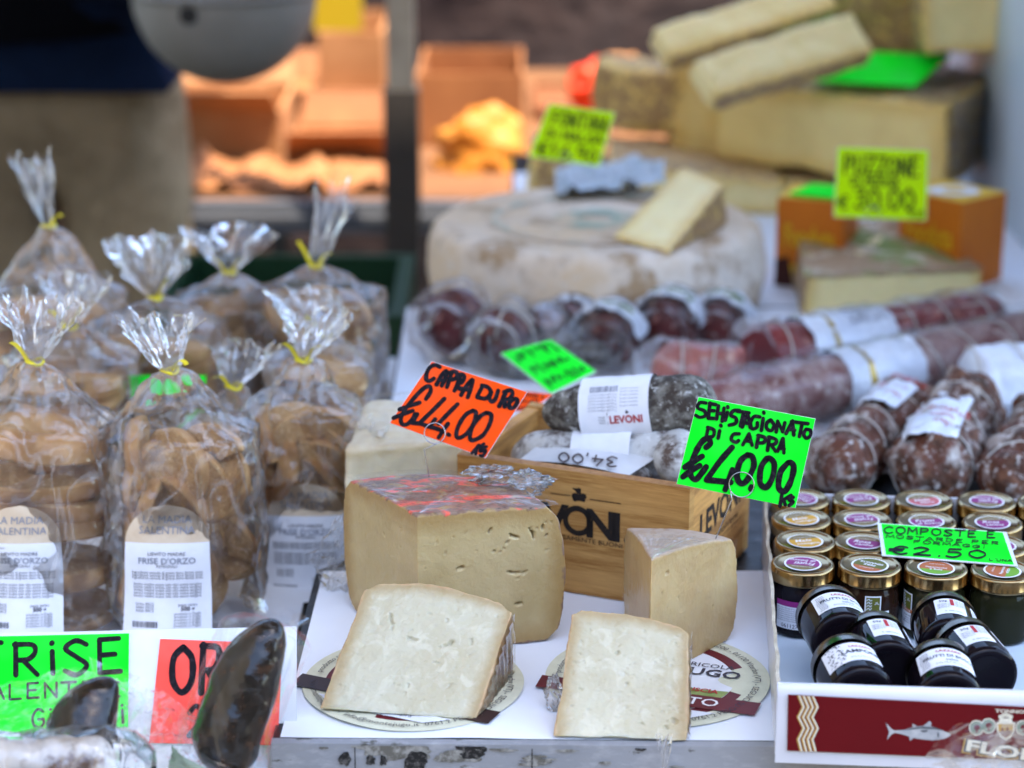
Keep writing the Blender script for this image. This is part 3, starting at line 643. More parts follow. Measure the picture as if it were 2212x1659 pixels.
H1 = [(.76, .24, .0052, .0014, .003, .6), (.62, .42, .0065, .0015, .003, 1.45), (.62, .66, .0062, .0014, .003, 2.3), (.66, .80, .003, .001, .002, .2), (.27, .76, .0026, .001, .002, 2.4), (.45, .62, .003, .0008, .0015, 1.5), (.24, .50, .002, .0009, .0018, .5), (.80, .60, .002, .0008, .0016, .4), (.68, .27, .002, .0008, .0016, .2)]
H1 += [(rg.uniform(.06, .92), rg.uniform(.06, .94), (q := rg.uniform(.0005, .0013)), q * .6, .001, rg.uniform(0, 3)) for _ in range(70)]
w1, M1 = lying('cheese_wedge', A, ax, ln * 1.0, R(43), .0975, 'large white crumbly wedge of goat cheese leaning at the front left', 21, H1, back=V(.66, 1, 0), bulge=.008, taper=.10, shear=.22)
fw = MB()
def side1(u, t):
    r = .005 + u * .078; a = t * R(43); q = M1 @ Vector((r * math.cos(a), r * math.sin(a), ln + .22 * r + .0016 + .0009 * noise.noise(Vector((u * 18, t * 3, 2))) + .0007 * math.sin(u * 60 + 3 * t))); return q
fw.grid(60, 20, side1, 0)
fw.build('plastic_wrap', 'film_clear', w1, smooth=True)
A, B = onz(1196, 1589, .003), onz(1484, 1600, .002); ax = (B - A).normalized(); ln = (B - A).length
H2 = [(.70, .42, .0016, .0013, .002, 0), (.45, .52, .0014, .0013, .002, 0), (.13, .66, .0012, .0014, .0022, 0), (.11, .84, .0018, .0016, .0024, 0), (.17, .90, .003, .002, .002, .3), (.37, .88, .0013, .001, .0015, 0)]
H2 += [(rg.uniform(.06, .92), rg.uniform(.06, .94), (q := rg.uniform(.0005, .0014)), q * .7, .001, rg.uniform(0, 3)) for _ in range(110)]
w2, M2 = lying('cheese_wedge', A, ax, ln, R(46), .0945, 'smaller nearly white square faced wedge of goat cheese near the table edge', 37, H2, back=V(.33, 1, 0), taper=.13, shear=.10, narrow=.10, bulge=.004, amp=.0009, rough=.0006)
fw = MB()
def side2(u, t):
    r = .004 + u * .080; a = t * R(46); return M2 @ Vector((r * math.cos(a), r * math.sin(a), ln * (1 - .10 * r / .0945) + .10 * r + .0018 + .0010 * noise.noise(Vector((u * 18, t * 3, 5))) + .0007 * math.sin(u * 50 + 3 * t)))
fw.grid(60, 20, side2, 0)
def tail2(u, t):
    x = A.lerp(B, .82 + .13 * (u - .5) * (1 - t * .9)); return x + V(.0004, -.004 - .006 * math.sin(t * 2.2) + .0025 * math.sin(u * 9 + t * 5), .006 - t * .030)
fw.build('plastic_wrap', 'film_clear', w2, smooth=True)
fw = MB(); fw.grid(24, 24, tail2, 0); fw.build('film_tail', 'film_clear', w2, smooth=True)
fw = MB(); crumpled(fw, onz(1205, 1500, .012) + V(-.003, 0, 0), .005, .006, .013, 14, 26, amp=.4); fw.build('film_knot', 'film_clear', w2, smooth=True)
# film-wrapped eighth on the right
T3 = onz(1402, 1479, .0012)
w3 = thing('cheese_wedge', 'film wrapped golden goat cheese wedge standing in front of the wooden crate', 'cheese', T3)
a_r3, a_l3, H3h = R(50.5), R(97), .0985
nR3 = (math.sin(a_r3), -math.cos(a_r3), 0)
HS3 = [(cutpt(a_r3, s * .115, z * H3h), nR3, a, b, d, ro) for (s, z, a, b, d, ro) in [(.17, .84, .0022, .0015, .002, .3), (.30, .60, .0013, .001, .0016, 0), (.12, .70, .0013, .0011, .0014, 0), (.38, .80, .001, .0008, .001, 0), (.55, .9, .001, .0008, .001, 0), (.7, .4, .0016, .0008, .0014, 1.2), (.18, .55, .0008, .0006, .001, 0)]]
wheelwedge('paste', 'semi_goat', placed(T3, (1, 0, 0), (0, 0, 1)), a_r3, a_l3, .108, H3h, .006, .0012, 3, HS3, 51, .0005, w3, cr=.005, topdome=.017)
fw = MB()
def off3(a, r, z, k=.0012):
    p = Vector((r * math.cos(a), r * math.sin(a), z)); return T3 + p
mid = (a_r3 + a_l3) / 2; cdir = V(math.cos(mid), math.sin(mid), 0)
def side3(a, sgn):
    n = V(math.sin(a), -math.cos(a), 0) * sgn
    def fn(u, t):
        r = u * .1105; z = t * (H3h + .001 - .017 * (r / .108) ** 2); wr = .0012 * max(0, noise.noise(Vector((u * 5 + z * 160, z * 300 + u * 8, sgn)))) * (1 if z < .045 else .4)
        return T3 + V(r * math.cos(a), r * math.sin(a), z) + n * (.0010 + wr) - cdir * .0006
    return fn
fw.grid(50, 60, side3(a_r3, 1)); fw.grid(50, 60, side3(a_l3, -1))
def top3(u, t):
    a = a_r3 + (a_l3 - a_r3) * u; r = t * .110; return T3 + V(r * math.cos(a), r * math.sin(a), H3h + .0012 - .017 * (r / .108) ** 2 + .0007 * math.sin(a * 60) * (.3 + noise.noise(Vector((a * 5, 0, 0)))) - .0008 * t)
fw.grid(80, 20, top3)
fw.build('plastic_wrap', 'film_cling', w3, smooth=True)
# film-wrapped piece behind the big quarter
b0 = [V(-.140, 1.770, 0.0012), V(-.052, 1.772, .0012), V(-.036, 1.85, .0012), V(-.135, 1.86, .0012)]
c4 = thing('cheese_wedge', 'pale cheese block in loose clear film behind the red painted quarter', 'cheese', (-.09, 1.81, 0))
slab('paste', 'cream_cheese', b0, [b0[0] + V(.004, .004, .098), b0[1] + V(.012, .004, .104), b0[2] + V(.0, 0, .118), b0[3] + V(.012, 0, .112)], .0018, 3, (0,), 61, .0012, c4)
fw = MB()
def wrapshell(cx, cy, hx, hy, z0, z1, seed, amp, tail=None, n=70, k=46):
    def fn(u, t):
        a = 2 * math.pi * u; c, s = math.cos(a), math.sin(a); e = 4; q = (abs(c) ** e + abs(s) ** e) ** (-1 / e)
        z = z0 + (z1 - z0) * min(1, t * 1.25); sh = 1 if t < .8 else math.sqrt(max(0, 1 - ((t - .8) / .2) ** 2)) * .98 + .02
        p = V(cx + hx * q * c * sh, cy + hy * q * s * sh, z + (.004 if t > .8 else 0))
        nn = amp * (noise.fractal(p * 30 + Vector((seed, 0, 0)), .9, 2.2, 2) + .8 * (1 - 2.4 * abs(noise.noise(p * 26 + Vector((0, seed, 0))))))
        p += V(c, s, .3) * nn
        if tail:
            ta, tl = tail; dd = max(0, math.cos(a - ta)) ** 6 * math.sin(math.pi * min(1, t)) ; p += V(math.cos(ta), math.sin(ta), 0) * dd * tl
        return p
    return fn
shell = MB(); shell.grid(80, 50, wrapshell(-.088, 1.812, .049, .045, .002, .118, 4, .0020), 0, wrap=True); shell.build('film_cover', 'film_cling', c4, smooth=True)
def flap(q, y, seed, dy=.02):
    P = [ony(u, v, y) for u, v in q]
    return lambda u, t: P[0].lerp(P[1], u).lerp(P[3].lerp(P[2], u), t) + V(.004 * noise.noise(Vector((u * 4, t * 5, seed))), dy * noise.fractal(Vector((u * 2.6 + seed, t * 2.6, seed)), .9, 2.1, 3), .005 * noise.noise(Vector((u * 5, t * 4, seed + 3))))
fw.grid(40, 40, flap([(835, 900), (768, 890), (728, 975), (840, 1030)], 1.80, 3)); fw.build('plastic_wrap', 'film_dull', c4, smooth=True); fw = MB(); fw.grid(40, 40, flap([(765, 1080), (728, 1120), (655, 1215), (760, 1235)], 1.725, 6)); fw.build('film_flap', 'film_dull', c4, smooth=True); fw = MB(); fw.grid(40, 40, flap([(760, 1205), (662, 1205), (700, 1290), (758, 1280)], 1.715, 9))
fw.build('film_flap', 'film_dull', c4, smooth=True)
# ------------------------------------------------------------------ wooden crate with salami
CA, CH, CW, CD, CT = R(-24), .1035, .200, .152, .011
cax, cay = V(math.cos(CA), math.sin(CA), 0), V(-math.sin(CA), math.cos(CA), 0)
C0 = onz(1490, 1060, .1035); C0.z = .0014; C0 = C0 - cax * CW   # front left foot
def cp(x, y, z): return C0 + cax * x + cay * y + V(0, 0, z)
cr = thing('wooden_crate', 'open pine crate with black printed lettering holding mould dusted salami', 'crate', cp(CW / 2, CD / 2, 0))
fm = MB()
def plank(mb, x0, x1, y0, y1, z0, z1, m=0): mb.hexa([cp(x0, y0, z0), cp(x1, y0, z0), cp(x1, y1, z0), cp(x0, y1, z0)], [cp(x0, y0, z1), cp(x1, y0, z1), cp(x1, y1, z1), cp(x0, y1, z1)], m)
plank(fm, 0, CW, 0, CT, 0, CH); fm.poly([cp(.0008, .0006, CH + .0002), cp(CW - .0008, .0006, CH + .0002), cp(CW - .0008, CT - .0006, CH + .0002), cp(.0008, CT - .0006, CH + .0002)], 2)
fmap = lambda x, y: cp(x, -.0004, y)
def uvf(u, v):   # picture point -> (x, z) on the crate front
    p = onpl(u, v, cp(0, 0, 0), cay) - C0; return p.dot(cax), p.z
fx = lambda u, v: uvf(u, v)[0]; fz = lambda u, v: uvf(u, v)[1]
xN, zb = uvf(1262, 1156); hN = uvf(1262, 1098)[1] - zb
LS = hN / .70
for ch, u in (('L', 1110), ('E', 1156), ('V', 1201), ('N', 1296), ('I', 1329)):
    x, z = uvf(u, 1098 + 58 + (u - 1262) * .14); fm.text(ch, fmap, LS * (1.0), 1, x, zb, bold=.038, sx=1.05 if ch != 'I' else 1.15)
x0, _ = uvf(1248, 1130); ro, ri = hN * .56, hN * .36
for i in range(40):
    a, b = 2 * math.pi * i / 40, 2 * math.pi * (i + 1) / 40
    fm.poly([fmap(x0 + r_ * math.cos(t), zb + hN * .5 + r_ * math.sin(t)) for r_, t in ((ri, a), (ro, a), (ro, b), (ri, b))], 1)
# winged pig
def pig(mb, mp, cx, cz, s, m):
    body = [(-1.0, .0), (-.9, .35), (-.55, .5), (-.2, .42), (.2, .45), (.6, .6), (.75, .5), (.9, .55), (.95, .3), (1.05, .15), (.95, 0), (.8, -.1), (.85, -.35), (.7, -.55), (.5, -.5), (.2, -.45), (-.2, -.5), (-.5, -.65), (-.75, -.55), (-.85, -.3)]
    mb.poly([mp(cx + x * s, cz + y * s) for x, y in body], m)
    wing = [(-.25, .45), (-.45, .75), (-.9, 1.05), (-.75, 1.15), (-.4, 1.1), (.0, 1.25), (.3, 1.1), (.25, .8), (.3, .46)]
    mb.poly([mp(cx + x * s, cz + y * s) for x, y in wing], m)
pig(fm, fmap, x0 + .001, uvf(1252, 1074)[1], .0064, 1)
for ua, va, ub, vb in ((1190, 1066, 1232, 1071), (1274, 1079, 1342, 1089)):
    xa, za = uvf(ua, va); xb, zb2 = uvf(ub, vb); fm.poly([fmap(xa, za), fmap(xb, zb2), fmap(xb, zb2 + .0007), fmap(xa, za + .0007)], 1)
fm.text('ORGOGLIOSAMENTE BUONI', fmap, .0054, 1, uvf(1235, 1155)[0], uvf(1280, 1174)[1], sx=1.25); fm.text('.', fmap, LS * .8, 1, uvf(1353, 1155)[0], zb, bold=.03)
fm.build('front_panel', ['wood', 'print_black', 'wood_rim'], cr)
sm_ = MB(); plank(sm_, CW - CT, CW, CT, CD - CT, 0, CH - .0015); smap = lambda x, y: cp(CW + .0004, x, y)
sm_.text('LEVONI', smap, LS * .92, 1, .076, zb, bold=.03, sx=1.0); sm_.text('ORGOGLIOSAMENTE BUONI', smap, .0062, 1, .076, zb - .012, sx=1.1)
sm_.poly([smap(.018, zb - .0155), smap(.13, zb - .0155), smap(.13, zb - .0162), smap(.018, zb - .0162)], 1)
sm_.build('side_panel', ['wood_end', 'print_black'], cr)
s2 = MB(); plank(s2, 0, CT, CT, CD - CT, 0, CH - .0015); s2.build('side_panel', 'wood_end', cr)
s3 = MB(); plank(s3, 0, CW, CD - CT, CD, 0, CH); s3.build('back_panel', 'wood', cr)
s4 = MB(); plank(s4, CT, CW - CT, CT, CD - CT, .001, .008); s4.build('base_board', 'wood', cr)
# ------------------------------------------------------------------ salami in the crate
def lettered_band(mb, cen, d, rad, t0, t1, L, lines, up, seed):
    """paper band of an air-dried salami, printed side up"""
    mp = band(mb, cen, d, rad, t0, t1, R(-150), R(150), up, 1, seed=seed, lift=.0012)
    return mp
def crate_salami(p0, p1, r, label, mat, t0, t1, tilt, seed, barcode, e0=2.2, e1=1.0):
    s = thing('salami', label, 'salami', (p0 + p1) / 2, 'salami in the wooden crate')
    m = MB(); cen, rad, x, y, d = sausage(m, p0, p1, r, 0, 48, 70, e0, e1, .08, 0, seed); m.build('casing', mat, s, smooth=True)
    L = (p1 - p0).length; up = Matrix.Rotation(tilt, 3, d) @ V(0, -.55, .83)
    b = MB(); mp = lettered_band(b, cen, d, lambda t: r * 1.03, t0, t1, L, None, up, seed)
    def fl(x, y, l=0): return mp(-(y) / r, t0 + (x + (t1 - t0) * L / 2) / L, .0005)   # x along, y round
    b.text('LEVONI', fl, .0082, 2, .010, -.0275 if barcode else .0035, bold=.03)
    pig(b, fl, .0115, -.0195 if barcode else .0117, .0014, 3)
    z_ = -.0285 if barcode else .0025; b.poly([fl(-.0055, z_), fl(-.0052, z_), fl(-.0052, z_ + .010), fl(-.0055, z_ + .010)], 3)
    for k in range(3): b.text('SALAME', fl, .0016, 3, -.010, (-.0275 if barcode else .0035) + k * .0022)
    if barcode:
        rg = random.Random(seed); xx = -.020
        while xx < .004: w = rg.uniform(.0003, .0009); b.poly([fl(xx, -.003), fl(xx + w, -.003), fl(xx + w, .0025), fl(xx, .0025)], 4); xx += w + rg.uniform(.0003, .0008)
        for k in range(6): b.text('LOTTO 34 PESO NETTO g', fl, .0021, 4, -.009, -.0060 - k * .0024)
        for k in range(6): b.text('E-mail e consumo', fl, .0021, 4, .0135, -.001 - k * .0028)
    b.build('paper_band', ['label_white', 'label_white', 'print_red', 'print_dark', 'print_grey'], s, smooth=True)
    return s
def inb(u, v, y): return ony(u, v, y)
crate_salami(inb(1172, 893, 1.805), inb(1548, 872, 1.765), .0255, 'dark mould speckled salami with barcoded paper band lying on top in the crate', 'mould', .26, .66, R(2), 5, True)
crate_salami(inb(1105, 985, 1.805), inb(1500, 985, 1.755), .0255, 'pale salami with red lettered band lying under the speckled one', 'mould_pale', .38, .70, R(-12), 9, False)
s = thing('salami', 'white dusted salami end poking up in the front corner of the crate', 'salami', inb(1400, 1030, 1.70), 'salami in the wooden crate')
m = MB(); sausage(m, inb(1392, 1024, 1.728), inb(1300, 1075, 1.765), .0185, 0, 40, 50, 1.2, 1, .1, 0, 15); m.build('casing', 'mould_pale', s, smooth=True)
s = thing('salami', 'grey mould covered salami behind the green price sign in the crate', 'salami', inb(1480, 1000, 1.72), 'salami in the wooden crate')
m = MB(); sausage(m, inb(1462, 1020, 1.712), inb(1470, 960, 1.77), .020, 0, 40, 50, 1.2, 1, .1, 0, 19); m.build('casing', 'mould_pale', s, smooth=True)
# turned price card on the salami
wc = [ony(1119, 994, 1.752), ony(1357, 1028, 1.706), ony(1432, 978, 1.735), ony(1172, 955, 1.790)]
n = (wc[1] - wc[0]).cross(wc[3] - wc[0]).normalized(); wm = planemap(wc[0], n); mb = MB()
q4 = [onpl(*uv, wc[0], n) for uv in ((1119, 995), (1357, 1028), (1434, 978), (1172, 955))]
def bulge4(u, t): q = q4[0].lerp(q4[1], u).lerp(q4[3].lerp(q4[2], u), t); return q + n * (.0035 * math.sin(math.pi * u))
mb.grid(16, 8, bulge4, 0)
hand(mb, '34,00', (1335, 1001), (1207, 990), -0 + 22, 4.2, lambda u, v, l=0: wm(u, v, l) + n * .0045, 1, seed=2)
tag(mb.build('price_card', ['card_sleeve', 'marker_brown'], loc=wc[0], smooth=True), 'white price card turned upside down reading 34,00 on the crate salami', 'price card')
# ------------------------------------------------------------------ hand written price signs
def wire_holder(sign, mapf, ring_uv, rpx, rod, n=None, r=.0005):
    e0 = math.degrees(math.atan2(*(lambda q: (q[1] - ring_uv[1], q[0] - ring_uv[0]))(ring_uv[2]))) if len(ring_uv) > 2 else 110
    """sprung ring that grips the card plus the straight rod; rod = list of world points"""
    w = MB(); pts = []
    for i in range(34):
        a = R(e0 - 395 + i / 33 * 395)
        l = .0016 if i < 24 else .0022
        pts.append(mapf(ring_uv[0] + rpx * math.cos(a), ring_uv[1] + rpx * math.sin(a), l))
    w.tube(pts, r, 8); w.tube([pts[-1]] + [Vector(p) for p in rod], r, 8); w.build('wire_holder', 'steel', sign, smooth=True)
def price_sign(label, quad, p, n, mats, draw, name='price_sign', th=.0016, rod=None, ring=None, rim=0, group=None):
    """quad = picture corners of the card (tl, tr, br, bl) on the plane (p, n)"""
    n = Vector(n).normalized(); n = n if n.dot(CAM - Vector(p)) > 0 else -n; mp = planemap(p, n)
    P = [onpl(u, v, p, n) for u, v in quad]
    t = thing(name, label, 'price sign', P[3].lerp(P[2], .5), group); mb = MB()
    c = sum(P, Vector()) / 4
    if rim:
        big = [c + (q - c) * (1 + rim / (q - c).length) for q in P]; mb.prism([q - n * .0004 for q in big], -n * th, 2); mb.prism(P, -n * .0003, 0)
    else: mb.prism(P, -n * th, 0, 2)
    draw(mb, mp); mb.build('card', mats + ['card_sleeve'], t)
    if ring: wire_holder(t, mp, ring[0], ring[1], rod)
    return t, mp
def Z(x0, y0, s): return lambda pts: [((x0 + x / s) / 1.8228, (y0 + y / s) / 1.8228) for x, y in pts]
def strokes(mb, mp, zf, lst, w, s, m=1):
    for p in lst: mb.stroke(zf(p), w / s / 1.8228, mp, m, n=6)
z6 = Z(1500, 1350, 2.765)
CAPRA = [[(640, 262), (590, 240), (530, 270), (495, 340), (495, 400), (530, 415), (575, 388)], [(605, 455), (655, 360), (712, 305), (705, 370), (662, 465)], [(628, 405), (692, 408)], [(718, 480), (745, 400), (768, 335)], [(735, 330), (800, 312), (832, 345), (805, 390), (752, 402)],
 [(800, 520), (835, 440), (855, 375)], [(825, 365), (880, 345), (905, 375), (880, 425), (835, 445)], [(838, 448), (850, 495), (885, 500)], [(872, 568), (930, 470), (995, 400), (985, 470), (945, 592)], [(900, 505), (965, 510)],
 [(1108, 468), (1050, 575)], [(1100, 462), (1165, 485), (1195, 545), (1140, 605), (1048, 590)], [(1200, 535), (1180, 600), (1205, 640), (1245, 610), (1275, 520)], [(1285, 690), (1325, 610), (1365, 525)], [(1340, 535), (1410, 515), (1432, 555), (1400, 605), (1350, 618)], [(1350, 618), (1345, 695)], [(1445, 612), (1398, 655), (1400, 705), (1445, 703), (1482, 650), (1478, 612), (1445, 612)],
 [(490, 610), (540, 530), (530, 475), (470, 492), (370, 590), (270, 715), (218, 820), (232, 885), (285, 885), (340, 835), (372, 775)], [(200, 725), (300, 690), (420, 650)], [(135, 818), (240, 775), (345, 738)],
 [(690, 608), (590, 710), (430, 865)], [(395, 775), (340, 868)], [(340, 872), (430, 880), (520, 912)], [(832, 668), (740, 760), (625, 880)], [(590, 830), (535, 905)], [(535, 915), (610, 935), (680, 965)], [(730, 880), (680, 950), (628, 1030)], [(730, 995), (742, 1003)],
 [(1000, 738), (1035, 765), (1010, 870), (935, 985), (850, 1035), (820, 1000), (845, 900), (920, 785), (1000, 738)], [(1150, 760), (1200, 785), (1185, 880), (1110, 1005), (1000, 1060), (968, 1020), (1000, 905), (1080, 800), (1150, 760)]]
SMALL1 = [[(1065, 1112), (990, 1200)], [(1120, 1100), (1045, 1150)], [(1040, 1155), (1030, 1210)], [(1148, 1130), (1095, 1150), (1080, 1180), (1140, 1170), (1110, 1228), (1080, 1225)]]
pc = ony(938, 936, 1.690); nc = V(.10, -1, .34)
cap, mpc = price_sign('orange handwritten sign CAPRA DURO on a wire above the red painted quarter', z6([(555, 205), (1590, 535), (1135, 1250), (100, 870)]), pc, nc, ['neon_orange', 'marker'], lambda mb, mp: (strokes(mb, mp, z6, CAPRA, 50, 2.765), strokes(mb, mp, z6, SMALL1, 38, 2.765)), ring=((938.6, 936, (952, 958)), 22.5), rod=[ony(916, 971, 1.686), T + V(.008, .085, .100)], rim=.0006)
z8 = Z(2688, 1008, 1.6458)
SEMI = [[(150, 952), (112, 950), (97, 983), (140, 1003), (148, 1033), (112, 1045), (85, 1032)], [(178, 952), (166, 1050)], [(174, 955), (216, 963)], [(170, 1000), (204, 1002)], [(166, 1050), (206, 1052)], [(232, 970), (220, 1056)], [(228, 1018), (260, 1022)], [(268, 985), (256, 1070)], [(290, 1012), (276, 1064)], [(292, 976), (294, 982)],
 [(368, 1000), (330, 1002), (312, 1032), (345, 1050), (343, 1083), (302, 1096)], [(352, 1005), (430, 1016)], [(395, 1015), (374, 1100)], [(386, 1108), (420, 1030), (438, 1110)], [(400, 1080), (440, 1086)], [(500, 1042), (462, 1040), (440, 1080), (450, 1118), (480, 1110), (484, 1080)], [(522, 1052), (510, 1130)], [(525, 1012), (527, 1018)],
 [(570, 1062), (546, 1082), (546, 1118), (575, 1130), (592, 1096), (570, 1062)], [(606, 1140), (616, 1070)], [(616, 1070), (648, 1138)], [(648, 1138), (662, 1080)], [(670, 1150), (712, 1068)], [(712, 1068), (720, 1160)], [(685, 1122), (726, 1128)], [(705, 1072), (812, 1086)], [(775, 1085), (756, 1170)], [(800, 1122), (784, 1152), (800, 1180), (826, 1164), (828, 1130), (800, 1122)],
 [(166, 1110), (154, 1166)], [(162, 1110), (202, 1128), (196, 1168), (152, 1172)], [(240, 1132), (230, 1180)], [(246, 1096), (249, 1101)], [(366, 1152), (328, 1156), (316, 1190), (345, 1206), (362, 1195)], [(390, 1222), (430, 1152)], [(430, 1152), (450, 1225)], [(404, 1196), (442, 1202)], [(478, 1240), (492, 1162)], [(488, 1162), (532, 1176), (528, 1206), (486, 1212)], [(550, 1260), (562, 1172)], [(558, 1172), (606, 1190), (596, 1218), (554, 1222)], [(572, 1222), (602, 1264)], [(616, 1264), (650, 1182)], [(650, 1182), (656, 1275)], [(626, 1244), (658, 1250)]]
SEMB = [[(152, 1240), (180, 1212), (160, 1180), (112, 1220), (62, 1330), (52, 1415), (84, 1448), (128, 1400), (152, 1366)], [(15, 1368), (70, 1332), (126, 1298)], [(2, 1430), (54, 1392), (110, 1358)], [(320, 1240), (240, 1332), (158, 1446)], [(155, 1450), (312, 1466)], [(322, 1385), (276, 1512)], [(420, 1288), (372, 1332), (352, 1428), (380, 1474), (420, 1448), (460, 1362), (452, 1302), (420, 1288)], [(446, 1496), (442, 1508)],
 [(545, 1312), (508, 1370), (502, 1468), (540, 1498), (580, 1440), (594, 1352), (570, 1312), (545, 1312)], [(682, 1340), (634, 1400), (622, 1498), (660, 1524), (700, 1460), (720, 1372), (702, 1338), (682, 1340)]]
SEMK = [[(646, 1530), (630, 1622)], [(702, 1550), (652, 1580)], [(655, 1582), (665, 1612)], [(716, 1562), (690, 1580), (716, 1592), (690, 1616)]]
pg = ony(1602, 1046, 1.612)
sem, mps = price_sign('bright green handwritten sign SEMISTAGIONATO DI CAPRA on a wire', [(1509, 858), (1761, 905), (1718, 1097), (1462, 1045)], pg, V(-.12, -1, .22), ['neon_green', 'marker'], lambda mb, mp: (strokes(mb, mp, z8, SEMI, 26, 1.6458), strokes(mb, mp, z8, SEMB, 42, 1.6458), strokes(mb, mp, z8, SEMK, 26, 1.6458)), ring=((1602, 1046, (1578, 1058)), 27), rod=[ony(1581, 1078, 1.608), T3 + V(.049, .066, .08)], rim=.0004)
# card lying on the jars
pj = onz(1902, 1140 + 60, .0595); pj2 = V(0, -.16, 1)
def dj(mb, mp):
    hand(mb, 'COMPOSTE E', (1909, 1152.5), (2151, 1163.5), 14, 3.6, mp, seed=1); hand(mb, 'MOSTARDE PER', (1914, 1163.2), (2158, 1178), 7, 2.1, mp, seed=2)
    hand(mb, 'FORMAGGI', (1972, 1174.5), (2128, 1186), 6.5, 2.1, mp, seed=3); hand(mb, '€2.50', (1921, 1197), (2131, 1208), 17, 4.4, mp, seed=4); hand(mb, "L'UNA", (2136, 1212), (2186, 1215), 5, 1.8, mp, seed=5)
price_sign('green card COMPOSTE E MOSTARDE PER FORMAGGI lying on the jam jar lids', [(1904, 1131), (2166, 1150), (2190, 1219), (1914, 1197)], onz(2050, 1217, .0585), V(-.02, -.10, 1), ['neon_green', 'marker'], dj, rim=.0035, th=.0008)
def scrib(mb, mp, quad, rows, seed, w=2.6):
    """handwriting that cannot be made out in the photograph"""
    rg = random.Random(seed); a, b, c, d = [Vector(q) for q in quad]
    for i in range(rows):
        t = (i + .55) / (rows + .1); L = a.lerp(d, t); Rr = b.lerp(c, t); x = .1
        while x < .86:
            k = rg.uniform(.04, .09); pts = []
            for j in range(4):
                q = L.lerp(Rr, x + k * rg.uniform(0, 1)); up = (a - d) * (rg.uniform(-.3, .3) / rows); q = q + up; pts.append((q.x, q.y))
            mb.stroke(pts, w, mp, 1, n=4); x += k + .02
G1 = [(1190, 734), (1286, 801), (1191, 849), (1083, 763)]
G1b = [(1083, 763), (1190, 734), (1286, 801), (1191, 849)]
price_sign('green price card lying flat on wrapped salami behind the orange sign', G1b, onz(1190, 800, .075), V(-.05, -.35, 1), ['neon_green', 'marker'], lambda mb, mp: scrib(mb, mp, G1b, 3, 3), name='price_sign', rim=.001)
G2 = [(1105, 842), (1195, 852), (1150, 884), (1085, 892)]
price_sign('small orange price card half hidden behind the CAPRA DURO sign', G2, ony(1150, 870, 1.93), V(.1, -.9, .5), ['neon_orange', 'marker'], lambda mb, mp: scrib(mb, mp, G2, 3, 5, 2.2))
# ------------------------------------------------------------------ carton tray with jars
BA = R(-4.6); bax, bay = V(math.cos(BA), math.sin(BA), 0), V(-math.sin(BA), math.cos(BA), 0)
BO = onz(1680, 1480, .056); BO.z = 0; BW, BD, BH = .285, .385, .056
def bp(x, y, z): return BO + bax * x + bay * y + V(0, 0, z)
bx = thing('carton_tray', 'shallow white and red tuna carton holding jam jars', 'carton', bp(BW / 2, BD / 2, 0))
mb = MB()
def bplank(mb, x0, x1, y0, y1, z0, z1, m=0): mb.hexa([bp(x0, y0, z0), bp(x1, y0, z0), bp(x1, y1, z0), bp(x0, y1, z0)], [bp(x0, y0, z1), bp(x1, y0, z1), bp(x1, y1, z1), bp(x0, y1, z1)], m)
def frontgrid(u, t):   # panel with a rolled top fold
    x = BW * u
    if t < .8: z = -.002 + t / .8 * (BH - .004); y = -.0012 * math.sin(math.pi * t)
    else:
        a = (t - .8) / .2 * math.pi; z = BH - .006 + .0045 * math.sin(a) + .0015; y = .0045 - .0045 * math.cos(a)
    return bp(x, y + .0006 * noise.noise(Vector((x * 40, t * 4, 1))), z)
mb.grid(40, 30, frontgrid, 0)
mb.poly([bp(0, .009, 0), bp(BW, .009, 0), bp(BW, .009, BH - .004), bp(0, .009, BH - .004)], 0)
FL = -.0022
fmp = lambda x, z, l=0: bp(x, FL - l, z)
def fxz(u, v): p = onpl(u, v, bp(0, FL, 0), bay) - BO; return p.dot(bax), p.z
def fpoly(pts, m, l=0): mb.poly([fmp(*fxz(u, v), l) for u, v in pts], m)
zf = Z(2948, 2500, 2.0406)
def fz2(pts, m, l=0): fpoly(zf(pts), m, l)
fz2([(316, 478), (2500, 592), (2500, 1020), (308, 930)], 1)
for k in range(4):
    for off, m, l in ((0, 2, .0002), (12, 3, .0004)):
        x = 388 + k * 37 + off; zz = [(x, 486 + k * 2), (x + 38, 578), (x - 4, 660), (x + 40, 748), (x - 4, 838), (x + 22, 935)]
        for a, b in zip(zz[:-1], zz[1:]): fz2([a, (a[0] + 13, a[1]), (b[0] + 13, b[1]), b], m, l)
fish = [(1100, 703), (1140, 748), (1172, 768), (1240, 764), (1330, 738), (1400, 730), (1470, 735), (1545, 760), (1600, 785), (1628, 800), (1598, 822), (1560, 836), (1480, 846), (1400, 840), (1330, 828), (1250, 802), (1174, 784), (1146, 800), (1108, 846), (1124, 800), (1128, 775)]
fz2(fish, 4, .0002); fz2([(1318, 740), (1315, 712), (1352, 732)], 4, .0002); fz2([(1400, 732), (1455, 690), (1470, 708), (1462, 735)], 4, .0002); fz2([(1290, 815), (1295, 850), (1325, 828)], 4, .0002); fz2([(1375, 766), (1440, 762), (1432, 778), (1400, 782)], 5, .0003); fz2([(1240, 768), (1330, 742), (1400, 734), (1500, 742), (1560, 768), (1480, 756), (1380, 752)], 5, .0003); fz2([(1522, 770), (1530, 800), (1522, 830), (1514, 800)], 5, .0004)
def fdisc(cx, cy, rx, ry, m, l, n=28): fz2([(cx + rx * math.cos(2 * math.pi * i / n), cy + ry * math.sin(2 * math.pi * i / n)) for i in range(n)], m, l)
